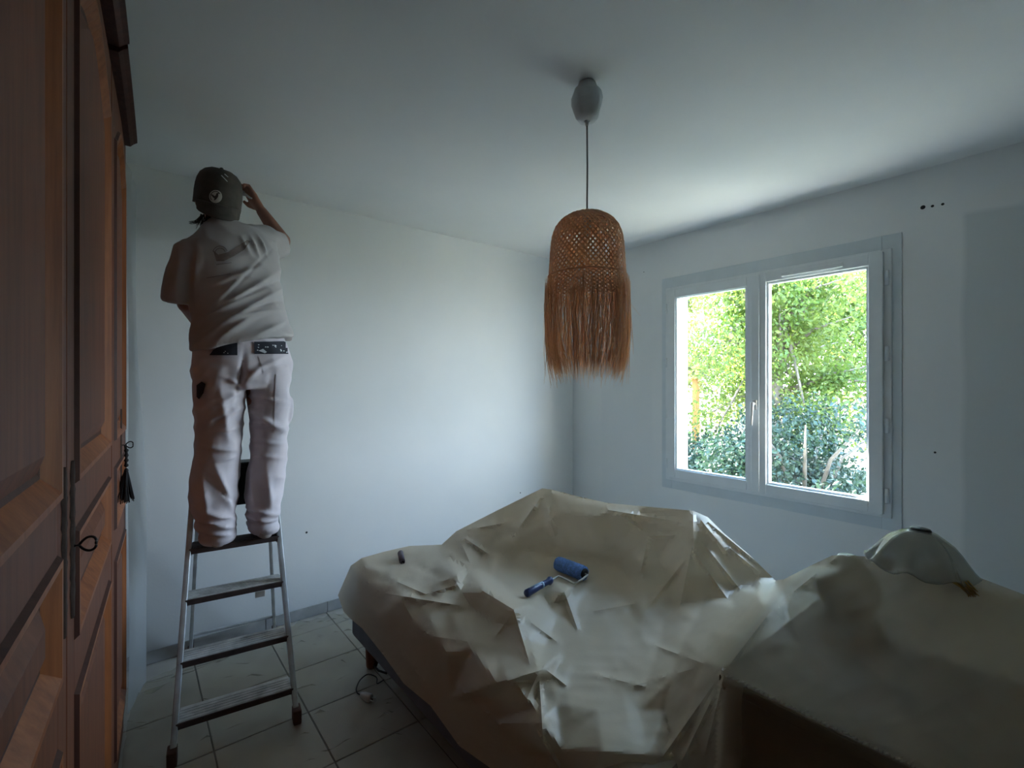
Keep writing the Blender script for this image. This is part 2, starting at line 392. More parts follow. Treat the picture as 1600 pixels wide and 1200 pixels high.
def tree(name, x, y, h, crown_r, z0, m, label, nb=26, n=9000, size=.085, cr=.55, group=None, lean=0):
    t = tag(empty(name, (x, y, -.42)), label, 'tree', group)
    bm = bmesh.new(); tube(bm, [(x, y, -.42), (x+lean*.4, y+.05, z0), (x+lean, y, h*.8)], [.13, .10, .04], 10); from_bm('trunk', bm, M['bark'], t, True, True)
    cs = []
    for k in range(nb):
        a = random.uniform(0, 2*PI); el = random.uniform(-.3, 1); rr = crown_r*random.uniform(.45, 1)
        s = Vector((x+lean*.7, y, z0+(h-z0)*random.uniform(.1, .7))); e = Vector((x+lean+rr*math.cos(a), y+rr*math.sin(a), z0+(h-z0)*random.uniform(.02, 1)))
        mid = (s+e)/2+Vector((0, 0, .12)); bm = bmesh.new(); tube(bm, [s, mid, e], [.035, .022, .008], 6); from_bm('branch', bm, M['bark'], t, True, True)
        cs += [(e, cr), (mid, cr*.7)]
    leaves('foliage', cs, n, size, m, t, 1); return t
tree('leafy_tree', 7.4, 3.0, 3.7, 1.5, .5, M['leaf1'], 'bright green broadleaf tree filling the right window leaf', 44, 34000, .07, .5, lean=.2)
tree('leafy_tree', 7.2, 5.6, 3.7, 1.2, .3, M['leaf2'], 'yellow-green tree seen through the left window leaf', 26, 16000, .075, .45)
tree('leafy_tree', 11.8, 7.6, 4.6, 2.0, .6, M['leaf2'], 'pale sunlit tree farthest from the window', 30, 15000, .11, .8)
tree('leafy_tree', 11.2, 3.4, 4.6, 2.0, .4, M['leaf1'], 'tall green tree behind the dark shrub', 30, 15000, .11, .8)
def shrub(x, y, h, r, label, n=9000):
    t = tag(empty('evergreen_shrub', (x, y, -.42)), label, 'shrub')
    bm = bmesh.new()
    for k in range(9):
        a = k*.7; tube(bm, [(x, y, -.42), (x+r*.4*math.cos(a), y+r*.4*math.sin(a), h*.5), (x+r*.8*math.cos(a), y+r*.8*math.sin(a), h*.85)], [.03, .02, .006], 6)
    from_bm('stem', bm, M['bark'], t, True, True)
    cs = [((x+r*random.uniform(-.9, .9), y+r*random.uniform(-.9, .9), random.uniform(-.2, h)), .35) for _ in range(44)]
    leaves('foliage', cs, int(n*2), .06, M['leaf3'], t, 1)
shrub(6.2, 2.2, 1.15, .95, 'dark evergreen shrub low in the right window leaf')
shrub(6.6, 3.7, .55, .6, 'low dark shrub at the bottom between both window leaves', 5000)
shrub(6.6, 4.9, .35, .5, 'low dark shrub at the bottom of the left window leaf', 3500)
p = at(1087, 660, X=8.6)
bm = bmesh.new(); bx(bm, 8.55, 8.67, p.y-.05, p.y+.05, -.42, 1.5, .01); bx(bm, 8.52, 8.70, p.y-.08, p.y+.08, 1.5, 1.54, .008)
tag(from_bm('garden_post', bm, M['post']), 'orange-brown post on the lawn behind the trees', 'post')

# ---------------------------------------------------------------- wardrobe
WR = empty('wardrobe', (-.14, 0, 0), math.atan2(.9988, .0485))
tag(WR, 'tall walnut-brown panelled wardrobe with arched door tops and dark cornice', 'wardrobe')
def arch(s, s0, s1, zt, rise): 
    q = (s-(s0+s1)/2)/((s1-s0)/2); return zt + rise*max(0, math.cos(q*PI/2))**1.3
def panel_mesh(parent, s0, s1, z0, z1, rise=0):
    bm = bmesh.new(); prof = [(0, -.002), (.006, -.010), (.016, -.010), (.026, -.003), (.044, .010), (.052, .012), (.082, -.001), (.088, -.001)]
    rings = []; nn = 16 if rise else 1
    for ins, y in prof:
        ins = min(ins, (z1-z0)/2*.8)
        a, b = s0+ins, s1-ins; pts = [(a, z0+ins), (b, z0+ins)]
        for k in range(nn+1):
            s = b+(a-b)*k/nn; pts.append((s, (arch(s0+(s1-s0)*(s-a)/(b-a), s0, s1, z1, rise) if rise else z1)-ins))
        rings.append([bm.verts.new((s, y, z)) for s, z in pts])
    for q, (a, b) in enumerate(zip(rings[:-1], rings[1:])):
        for k in range(len(a)):
            f = bm.faces.new((a[k], a[(k+1) % len(a)], b[(k+1) % len(a)], b[k])); f.material_index = 1 if q in (1, 2, 3) else 2 if q in (0, 4) else 0  # dark rings: shadow lines between frame and moulding, put into the colour
    bm.faces.new(rings[-1])
    return from_bm('panel', bm, [M['wood'], M['wood_or'], M['wood_dk']], parent)
def door(s0, s1):
    bm = bmesh.new(); st = .075; y0, y1 = -.003, .022
    bx(bm, s0, s0+st, y0, y1, .13, 2.37, .002); bx(bm, s1-st, s1, y0, y1, .13, 2.37, .002)
    a, b = s0+st, s1-st
    bx(bm, a, b, y0, y1, .13, .205, .001); bx(bm, a, b, y0, y1, .848, .945, .001); bx(bm, a, b, y0, y1, 1.146, 1.228, .001)
    n = 16
    for k in range(n):
        p, q = a+(b-a)*k/n, a+(b-a)*(k+1)/n; zp, zq = arch(p, a, b, 2.19, .1), arch(q, a, b, 2.19, .1)
        v = [bm.verts.new(c) for c in ((p, y0, zp), (q, y0, zq), (q, y0, 2.37), (p, y0, 2.37), (p, y1, zp), (q, y1, zq), (q, y1, 2.37), (p, y1, 2.37))]
        for f in ((0, 1, 2, 3), (0, 4, 5, 1)): bm.faces.new([v[i] for i in f])
    d = from_bm('door', bm, M['wood'], WR)
    panel_mesh(d, a, b, .205, .848); panel_mesh(d, a, b, .945, 1.146); panel_mesh(d, a, b, 1.228, 2.19, .1)
    return d
d0 = door(-.47, .305); d1 = door(.315, 1.085); d2 = door(1.092, 1.865); d3 = door(1.885, 2.47)
box('carcass', -.50, 2.50, .024, .58, .10, 2.38, M['wood'], WR, .003)
box('plinth', -.51, 2.51, .006, .58, .002, .125, M['wood'], WR, .006)
def corn(s0, s1, zlo, zend, pr):
    prof = [(.02, 0), (-pr*.5, 0), (-pr*.75, .012), (-pr, .020), (-pr, .034), (-pr*.8, .045), (-pr*.9, .06), (.02, .06)]
    bm = bmesh.new(); R = []; n = 20
    for k in range(n+1):
        s = s0+(s1-s0)*k/n; z = zlo+(zend-zlo)*(k/n)**2
        R.append([bm.verts.new((s, y, z+h)) for y, h in prof])
    for a, b in zip(R[:-1], R[1:]):
        for i in range(len(prof)): bm.faces.new((a[i], a[(i+1) % len(prof)], b[(i+1) % len(prof)], b[i]))
    bm.faces.new(R[0]); bm.faces.new(list(reversed(R[-1])))
    bmesh.ops.recalc_face_normals(bm, faces=bm.faces)
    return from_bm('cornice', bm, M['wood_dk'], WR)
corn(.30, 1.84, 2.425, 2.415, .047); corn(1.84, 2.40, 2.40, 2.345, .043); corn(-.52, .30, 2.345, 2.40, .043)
def plate(d, s, z0, z1, w=.011):
    bm = bmesh.new(); n = 26; L = []; Rr = []
    for k in range(n+1):
        z = z0+(z1-z0)*k/n; ww = w*(1+.35*math.sin(k*1.9)+.25*math.sin(k*3.1)) * (1 if 1 < k < n-1 else .5)
        L.append([bm.verts.new((s-ww, -.0032, z)), bm.verts.new((s-ww*.8, -.007, z)), bm.verts.new((s+ww*.8, -.007, z)), bm.verts.new((s+ww, -.0032, z))])
    for a, b in zip(L[:-1], L[1:]):
        for i in range(3): bm.faces.new((a[i], b[i], b[i+1], a[i+1]))
    from_bm('lock_plate', bm, M['plate'], d, True)
plate(d1, 1.052, 1.00, 1.275, .014); plate(d2, 1.135, 1.0, 1.275, .014); plate(d3, 2.21, 1.06, 1.32, .010)
def wkey(s, z, ln, bow, label, tassel=False):
    k = empty('key', WR.matrix_world.to_translation()); k.rotation_euler = WR.rotation_euler.copy(); k.location = WR.location
    tag(k, label, 'key')
    bm = bmesh.new(); tube(bm, [(s, -.004, z), (s, -ln, z)], bow*.12, 10); tube(bm, [(s, -ln*.5, z), (s, -ln*.62, z)], bow*.2, 10)
    P = []                                           # heart shaped bow
    for i in range(41):
        a = 2*PI*i/40
        hx = 16*math.sin(a)**3/17; hy = (13*math.cos(a)-5*math.cos(2*a)-2*math.cos(3*a)-math.cos(4*a))/17
        hx, hy = .35*hx+.62*math.sin(a), .35*hy+.62*math.cos(a); P.append((s, -hy*bow, z+hx*bow))
    ymx = max(p[1] for p in P); P = [(a, b-ymx-ln, c) for a, b, c in P]
    tube(bm, P, bow*.17, 8, False); from_bm('shaft_and_bow', bm, M['iron'], k, True)
    if tassel:
        bm = bmesh.new(); y = -ln*.9
        tube(bm, [(s, y, z), (s+.003, y-.004, z-.035), (s-.003, y-.002, z-.07)], .004, 8)
        for q in range(5): ball(bm, (s+.002*math.sin(q), y-.003, z-.02-.018*q), .007, 8)
        for q in range(60):
            a = random.uniform(0, 2*PI); r = random.uniform(.004, .028)
            tube(bm, [(s, y-.003, z-.085), (s+r*.5*math.cos(a), y+r*.5*math.sin(a), z-.13), (s+r*math.cos(a), y+r*1.0*math.sin(a), z-.19-random.uniform(0, .02))], [.004, .0025, .0012], 5)
        from_bm('tassel', bm, M['black'], k, True)
    return k
wkey(1.135, 1.125, .014, .013, 'black iron key with heart-shaped bow in the middle wardrobe door')
wkey(2.21, 1.19, .018, .012, 'small iron key carrying a black tassel on the far wardrobe door', True)

# hanging film beside the wardrobe
def hang():
    V = []; Fc = []; nz, nw = 60, 26
    for i in range(nz+1):
        z = 2.34 - (2.34-.02)*i/nz
        for j in range(nw+1):
            q = j/nw; bulge = .012*math.sin(q*9+z*2)+.008*math.sin(z*5+q*3)
            wd = .028+.020*(1-z/2.34)+.012*math.sin(z*2.3)
            x = -.012+q*wd*1.35+bulge*.4; y = 2.56+q*.24+bulge+.03*math.sin(z*3)*q
            V.append((x, y, max(z, .012)))
    for i in range(nz):
        for j in range(nw):
            a = i*(nw+1)+j; Fc.append((a, a+1, a+nw+2, a+nw+1))
    o = from_py('plastic_film_strip', V, Fc, M['film_hang'], None, True)
    tag(o, 'narrow strip of thin clear plastic film hanging beside the wardrobe', 'film')
hang()

# ---------------------------------------------------------------- step ladder
LM = Vector((.3285, 2.129, 0)); LA = Vector((.9929, -.119, 0)); LB = Vector((.119, .9929, 0))
LD = empty('step_ladder', LM, math.atan2(-.119, .9929))      # local x = along treads, local y = towards wall
tag(LD, 'worn aluminium step ladder with brown feet standing before the back wall', 'ladder')
def fr(z): return .38*z
def hw(z): return .212-.055*z
def rail(s):
    bm = bmesh.new(); z1 = 1.02
    a, b = (s*hw(.03), fr(.03), .03), (s*hw(z1), fr(z1), z1)
    loft(bm, [(Vector(a), .0105, .021), (Vector(b), .0105, .021)], Vector((1, 0, 0)), 16, True, 6)
    return from_bm('rail', bm, M['alu'], LD)
def rrail(s):
    bm = bmesh.new(); loft(bm, [(Vector((s*.196+.01, .825, .03)), .009, .012), (Vector((s*.135, .44, 1.02)), .009, .012)], Vector((1, 0, 0)), 14, True, 5)
    return from_bm('rear_rail', bm, M['alu'], LD)
for s in (-1, 1): rail(s); rrail(s)
for s in (-1, 1):
    bm = bmesh.new(); bx(bm, s*hw(0)-.016, s*hw(0)+.016, -.026, .030, .001, .06, .005); from_bm('rubber_foot', bm, M['rub'], LD)
    bm = bmesh.new(); bx(bm, s*.196+.01-.013, s*.196+.01+.013, .818, .850, .001, .04, .004); from_bm('rubber_foot', bm, M['rub'], LD)
for zt, d in ((.128, .085), (.320, .085), (.530, .085), (.715, .09)):
    h = hw(zt)-.010; y = fr(zt)
    bm = bmesh.new(); bx(bm, -h, h, y-.018, y+d, zt-.008, zt, .002)
    for k in range(5): bx(bm, -h, h, y-.012+k*.018, y-.006+k*.018, zt, zt+.0015)
    tr = from_bm('tread', bm, M['tread'] if zt < .7 else M['tread_dk'], LD)
    bm = bmesh.new(); bx(bm, -h-.008, h+.008, y-.024, y-.017, zt-.022, zt+.001, .002); from_bm('front_lip', bm, M['tread_dk'], tr)
    for k in range(2):
        s = -1 if k else 1
        bm = bmesh.new(); bx(bm, s*(h+.001)-.004, s*(h+.001)+.004, y-.015, y+d-.006, zt-.030, zt-.004, .001); from_bm('bracket', bm, M['alu'], tr)
bm = bmesh.new(); loft(bm, [(Vector((-.185, .79, .115)), .008, .008), (Vector((.205, .79, .115)), .008, .008)], Vector((0, 0, 1)), 8); from_bm('crossbar', bm, M['alu'], LD)
bm = bmesh.new(); bx(bm, .075, .115, .26, .264, .448, .475, .002); from_bm('clip', bm, M['white'], LD)
bm = bmesh.new(); bx(bm, -.15, .15, .395, .435, .845, 1.04, .006); bx(bm, -.152, .152, .385, .485, 1.02, 1.045, .006); from_bm('top_platform', bm, M['blkpl'], LD)

# ---------------------------------------------------------------- painter
def P(px, py, Y): return at(px, py, Y=Y)
PR = empty('person', P(372, 843, 2.42)); PR.location.z = .717
tag(PR, 'person in white work clothes and dark cap on the step ladder painting the ceiling edge', 'person')
def cyl(bm, a, b, ra, rb, n=14): loft(bm, [(Vector(a), ra, ra), ((Vector(a)+Vector(b))/2, (ra+rb)/2*1.03, (ra+rb)/2*1.03), (Vector(b), rb, rb)], Vector((.3, .9, .1)), n); 
def build_body():
    bm = bmesh.new()
    hd = P(341, 310, 2.50)
    ball(bm, hd, (.076, .096, .112), 24); ball(bm, hd+Vector((0, .045, -.06)), (.052, .05, .05), 16)        # skull, jaw
    loft(bm, [(hd+Vector((0, .09, .01)), .008, .008), (hd+Vector((0, .112, -.025)), .014, .014), (hd+Vector((0, .095, -.04)), .01, .008)], Vector((1, 0, 0)), 10)  # nose
    for s in (-1, 1):
        ball(bm, hd+Vector((s*.078, .005, -.022)), (.011, .020, .033), 12)                                   # ears
        ball(bm, hd+Vector((s*.03, .084, .004)), (.014, .012, .010), 10)                                      # eyes
        ball(bm, hd+Vector((s*.03, .086, .024)), (.022, .012, .008), 10)                                      # brows
    ball(bm, hd+Vector((0, .092, -.062)), (.024, .010, .010), 10)                                              # mouth
    nb = P(347, 358, 2.47)
    loft(bm, [(hd+Vector((0, -.01, -.05)), .055, .058), (nb, .055, .055), (nb+Vector((.01, 0, -.06)), .09, .07)], Vector((1, 0, 0)), 18)
    ls, rs = P(298, 393, 2.45), P(414, 376, 2.50)
    ch = P(362, 410, 2.45); wa = P(376, 500, 2.43); hi = P(381, 560, 2.42)
    loft(bm, [(nb+Vector((.01, 0, -.03)), .10, .06), (ch+Vector((0, 0, .03)), .165, .09), (ch, .165, .10), (wa, .13, .085), (hi, .155, .10), (hi+Vector((0, 0, -.10)), .12, .09)], Vector((1, 0, 0)), 24)
    for s in (ls, rs): ball(bm, s, .055, 14)
    el = P(293, 475, 2.50); wl = P(330, 530, 2.69); le = P(441, 376, 2.76); wr = P(408, 329, 2.86)
    cyl(bm, ls, el, .050, .040); ball(bm, el, .040, 12); cyl(bm, el, wl, .038, .026)
    cyl(bm, rs, le, .050, .042); ball(bm, le, .042, 12); cyl(bm, le, wr, .041, .027)
    # legs inside the trousers
    for s, c in ((0, [(350, 590), (345, 690), (338, 800), (338, 838)]), (1, [(412, 590), (416, 690), (411, 790), (410, 824)])):
        q = [P(x, y, 2.42) for x, y in c]; loft(bm, [(q[0], .085, .085), (q[1], .055, .058), (q[2], .042, .045), (q[3], .038, .042)], Vector((1, 0, 0)), 14)
        f = q[3].copy(); f.z = .745
        loft(bm, [(f+Vector((0, -.03, 0)), .03, .022), (f+Vector((0, .06, -.002)), .036, .022), (f+Vector((0, .16, -.008)), .03, .014)], Vector((1, 0, 0)), 12)
    # hands
    def hand(wp, palm, dirn, curl, side, k=1.0):
        dirn = dirn.normalized(); side = (side-dirn*side.dot(dirn)).normalized(); nrm = dirn.cross(side)
        loft(bm, [(wp, .026*k, .020*k), (wp+dirn*.03*k, .032*k, .019*k), (wp+dirn*.07*k, .041*k, .017*k), (wp+dirn*.095*k, .040*k, .014*k)], side, 14)
        for i, ln in enumerate((.036, .040, .038, .030)):
            b = wp+dirn*(.088*k)+side*((i-1.5)*.0195*k); d = dirn.copy(); pts = [b-dirn*.015]; p = b
            for j, f in enumerate((1, .72, .55)):
                p = p+d*ln*f*k; pts.append(p.copy()); d = (Matrix.Rotation(curl*(1.0 if j == 0 else 1.2), 3, side) @ d)
            loft(bm, [(a, r*k, r*k) for a, r in zip(pts, (.0095, .0092, .0085, .007))], side if abs(side.dot((pts[-1]-pts[0]).normalized())) < .9 else nrm, 8)
        b = wp+dirn*.03*k-side*.028*k; t1 = b+(-side*.6+dirn*.7+nrm*.3*(1 if curl > 0 else -1)*-1).normalized()*.036*k
        t2 = t1+(dirn*.9-side*.05+nrm*.3*(-1 if curl > 0 else 1)).normalized()*.030*k
        loft(bm, [(b, .013*k, .013*k), (t1, .0105*k, .0105*k), (t2, .008*k, .008*k)], nrm, 8)
    hand(wr, None, P(394, 308, 2.87)-wr, 1.15, Vector((.25, -.95, .1)), 1.08)
    hand(wl, None, Vector((.5, .6, -.5)), .8, Vector((0, .6, .6)))
    me = remeshed(bm, .0048, 3)
    return link_mesh('body', me, M['skin'], PR, True, True), dict(hd=hd, nb=nb, ls=ls, rs=rs, ch=ch, wa=wa, hi=hi, le=le, wr=wr, el=el)
body, J = build_body()

def fold(V, Nn, c, d, wid, ln, amp, n=None):
    """one cloth crease: a ridge of width wid running along d around c"""
    c = np.array(c); d = np.array(d); d = d/np.linalg.norm(d)
    d[1] = 0; d = d/np.linalg.norm(d); r = V-c; r[:, 1] = 0; s = r@d; rem = r-np.outer(s, d); dist = np.sqrt((rem**2).sum(1))+.05*np.clip(Nn[:, 1]+.1, 0, 1)
    f = (.5*np.exp(-(dist/wid)**2)+.5*np.exp(-dist/(wid*.55)))*np.exp(-(s/ln)**2); return V + Nn*(amp*f)[:, None]
def wrinkle(me, amp, freq, stretch, seed):
    V = vget(me); Nn = nget(me); o = np.zeros(len(V))
    for i, v in enumerate(V):
        q = Vector((v[0]*stretch[0]*freq+seed, v[1]*stretch[1]*freq, v[2]*stretch[2]*freq))
        o[i] = (1-abs(noise.noise(q))*2.4)
    return V + Nn*(o*amp)[:, None], Nn

def build_shirt():
    bm = bmesh.new(); S = Vector((1, 0, 0))
    loft(bm, [(P(347, 348, 2.475), .060, .060), (P(349, 357, 2.47), .085, .075), (P(352, 368, 2.46), .150, .088), (P(360, 384, 2.455), .195, .105), (P(364, 415, 2.44), .190, .125),
              (P(370, 450, 2.43), .180, .125), (P(375, 490, 2.42), .185, .125), (P(380, 520, 2.42), .200, .142), (P(382, 535, 2.42), .206, .150)], S, 40)
    loft(bm, [(P(312, 385, 2.45), .05, .065), (P(298, 396, 2.45), .062, .075), (P(288, 425, 2.46), .064, .078), (P(283, 455, 2.48), .066, .080), (P(282, 472, 2.49), .067, .082)], S, 24)
    loft(bm, [(P(390, 375, 2.47), .07, .075), (P(410, 377, 2.50), .075, .075), (P(424, 382, 2.56), .072, .075), (P(431, 384, 2.60), .068, .072)], Vector((0, 0, 1)), 24)
    me = remeshed(bm, .0065, 6)
    V, Nn = wrinkle(me, .006, 8, (1, 1, 1.1), 3)
    # long creases pulled from the right shoulder down to the left hip
    for (a, b, w_, am) in (((318, 500), (425, 430), .013, .013), ((325, 520), (432, 455), .012, .012), ((340, 470), (410, 405), .012, .010), ((330, 485), (428, 442), .006, -.012),
                           ((350, 500), (430, 485), .012, .010), ((395, 370), (402, 395), .007, .010), ((408, 368), (416, 392), .006, .010), ((380, 372), (388, 395), .007, .008),
                           ((283, 410), (278, 460), .014, .007), ((310, 400), (308, 480), .012, .010), ((345, 440), (400, 420), .008, .008), ((330, 535), (385, 500), .014, .012),
                           ((400, 525), (440, 505), .012, .008), ((360, 455), (420, 395), .007, -.011), ((392, 480), (436, 470), .007, -.009)):
        A, B = P(*a, 2.32), P(*b, 2.34); V = fold(V, Nn, (A+B)/2, B-A, w_*1.2, (B-A).length*.55, am*1.5)
    zh = V[:, 2].min(); wt = np.clip(1-(V[:, 2]-zh)/.16, 0, 1)**2; V[:, 2] += wt*(V[:, 0]-J['hi'].x)*.13*(V[:, 1] < 2.43)
    vset(me, V)
    return link_mesh('t_shirt', me, M['shirt'], PR, True, True)
shirt = build_shirt()
def build_pants():
    bm = bmesh.new(); S = Vector((1, 0, 0)); Y = 2.415
    loft(bm, [(P(381, 508, Y), .155, .10), (P(381, 538, Y), .180, .112), (P(381, 565, Y), .200, .135), (P(381, 590, Y), .196, .135), (P(381, 606, Y), .17, .12)], S, 36)
    L = [(346, 575, .098, .125), (343, 610, .096, .12), (342, 645, .092, .112), (342, 680, .086, .105), (340, 715, .084, .10), (336, 750, .090, .10), (334, 775, .094, .105), (334, 795, .078, .10), (337, 806, .068, .09), (337, 816, .078, .10), (340, 828, .064, .09), (339, 838, .070, .09), (339, 845, .058, .075)]
    R = [(418, 575, .094, .125), (421, 610, .084, .12), (421, 645, .082, .11), (421, 680, .074, .10), (419, 715, .075, .10), (415, 750, .076, .10), (412, 775, .074, .10), (412, 790, .062, .09), (412, 802, .070, .095), (412, 812, .058, .08), (412, 822, .066, .09), (412, 830, .056, .075)]
    for q in (L, R): loft(bm, [(P(x, y, Y), a, b) for x, y, a, b in q], S, 26)
    for c, r in ((P(316, 652, 2.42), (.03, .055, .06)), (P(450, 640, 2.42), (.02, .055, .07))): ball(bm, c, r, 14)
    me = remeshed(bm, .0065, 5)
    V, Nn = wrinkle(me, .006, 8, (1, 1, 1.5), 9)
    for (a, b, w_, am) in (((325, 640), (375, 612), .012, .013), ((328, 655), (372, 640), .010, .011), ((335, 676), (372, 668), .009, .009), ((322, 700), (368, 704), .010, .010), ((330, 722), (366, 715), .009, .009),
                           ((340, 735), (360, 790), .014, .015), ((318, 745), (325, 800), .012, .011), ((318, 800), (362, 812), .010, .014), ((315, 818), (365, 826), .009, .014), ((322, 834), (360, 838), .008, .010),
                           ((345, 765), (366, 785), .009, -.010), ((395, 620), (440, 628), .009, .009), ((398, 645), (442, 672), .011, .014), ((400, 665), (440, 668), .010, .011), ((398, 690), (440, 694), .008, .008),
                           ((398, 712), (438, 716), .009, .007), ((418, 740), (424, 790), .013, .010), ((398, 740), (400, 785), .010, .009), ((390, 798), (432, 806), .009, .014), ((392, 812), (434, 816), .008, .012),
                           ((378, 565), (372, 610), .010, -.020), ((385, 590), (405, 575), .010, .010), ((350, 590), (378, 600), .009, .010), ((392, 580), (440, 560), .010, .008), ((345, 618), (355, 680), .014, .012), ((360, 640), (330, 668), .008, -.010)):
        A, B = P(*a, 2.31), P(*b, 2.31); V = fold(V, Nn, (A+B)/2, B-A, w_*1.2, (B-A).length*.55, am*1.5)
    vset(me, V)
    return link_mesh('trousers', me, M['pants'], PR, True, True)
pants = build_pants()
def bvh_of(o):
    me = o.data; m = pmat(o); return BVHTree.FromPolygons([m @ v.co for v in me.vertices], [tuple(p.vertices) for p in me.polygons])
def decal(name, poly, bvh, off, m, parent, step=3.0, holes=None):
    """thin sewn or printed patch that follows the cloth below it (outline given where it shows from the room)"""
    xs = [p[0] for p in poly]; ys = [p[1] for p in poly]; pts = []; E = []
    n = len(poly); 
    for i in range(n):
        a, b = Vector(poly[i]), Vector(poly[(i+1) % n]); k = max(1, int((b-a).length/step))
        for j in range(k): pts.append(a.lerp(b, j/k))
    E = [(i, (i+1) % len(pts)) for i in range(len(pts))]
    x = min(xs)+step/2
    while x < max(xs):
        y = min(ys)+step/2
        while y < max(ys): pts.append(Vector((x, y))); y += step
        x += step
    vo, _, fo, *_ = delaunay_2d_cdt(pts, E, [], 1, 1e-4)
    O = Vector((0, 0, CAMZ)); V = []; ok = []
    for v in vo:
        r = ray(v.x, v.y).normalized(); h = bvh.ray_cast(O, r)
        V.append(h[0]-r*off if h[0] else None)
    Fc = [tuple(f) for f in fo if all(V[i] is not None for i in f)]
    Fc = [f for f in Fc if max((V[f[i]]-V[f[i-1]]).length for i in range(len(f))) < .05]
    used = sorted({i for f in Fc for i in f}); mp = {u: k for k, u in enumerate(used)}
    if not Fc: return None
    return from_py(name, [V[u] for u in used], [tuple(mp[i] for i in f) for f in Fc], m, parent, True, True)
bp = bvh_of(pants); bs = bvh_of(shirt)
if True:
    fl = decal('pocket_flap', [(327, 555), (333, 547), (344, 539), (358, 534), (371, 533), (371, 555)], bp, .006, M['pocket'], pants)
    fr_ = decal('pocket_flap', [(397, 534), (453, 533), (454, 553), (398, 553)], bp, .006, M['pocket'], pants)
    for k in range(16):
        x = random.uniform(402, 450); y = random.uniform(537, 551); s = random.uniform(.5, 1.6)
        decal('paint_speck', [(x-s, y), (x, y-s*.7), (x+s, y), (x, y+s*.7)], bp, .0075, M['splat'], fr_ or pants, 1.5)
    decal('paint_speck', [(404, 548), (411, 545), (417, 550), (414, 552), (409, 550)], bp, .0075, M['splat'], fr_ or pants, 1.5)
    for x, y in ((350, 551), (356, 552), (352, 549)): decal('paint_speck', [(x-1, y), (x, y-.8), (x+1, y), (x, y+.8)], bp, .0075, M['splat'], fl or pants, 1.5)
    decal('cargo_pocket', [(431, 584), (448, 588), (449, 668), (441, 678), (428, 676), (429, 630)], bp, .0025, M['pants'], pants)
    decal('back_pocket', [(335, 558), (372, 558), (368, 590), (312, 592), (314, 575)], bp, .0025, M['pants'], pants)
    decal('back_pocket', [(404, 557), (448, 556), (446, 586), (412, 584)], bp, .0025, M['pants'], pants)
    decal('tool_loop', [(307, 602), (315, 596), (321, 600), (318, 614), (311, 624), (307, 620)], bp, .010, M['pocket'], pants)
    decal('brown_print', [(333, 391), (341, 398), (356, 394), (372, 384), (386, 375), (391, 377), (382, 390), (366, 400), (350, 408), (338, 408)], bs, .0015, M['print1'], shirt)
    for r0, r1 in ((11, 12.2), (7.5, 8.7)):
        pts = [(344+r1*math.cos(a), 396-r1*math.sin(a)) for a in np.linspace(.35, 2.9, 16)]+[(344+r0*math.cos(a), 396-r0*math.sin(a)) for a in np.linspace(2.9, .35, 16)]
        decal('arc_print', pts, bs, .0025, M['print2'], shirt, 1.5)
    for (x0, y0, x1, y1) in ((338, 413, 362, 410), (322, 434, 360, 427)):
        decal('line_print', [(x0, y0), (x1, y1), (x1, y1+1.0), (x0, y0+1.0)], bs, .0025, M['print2'], shirt, 2)
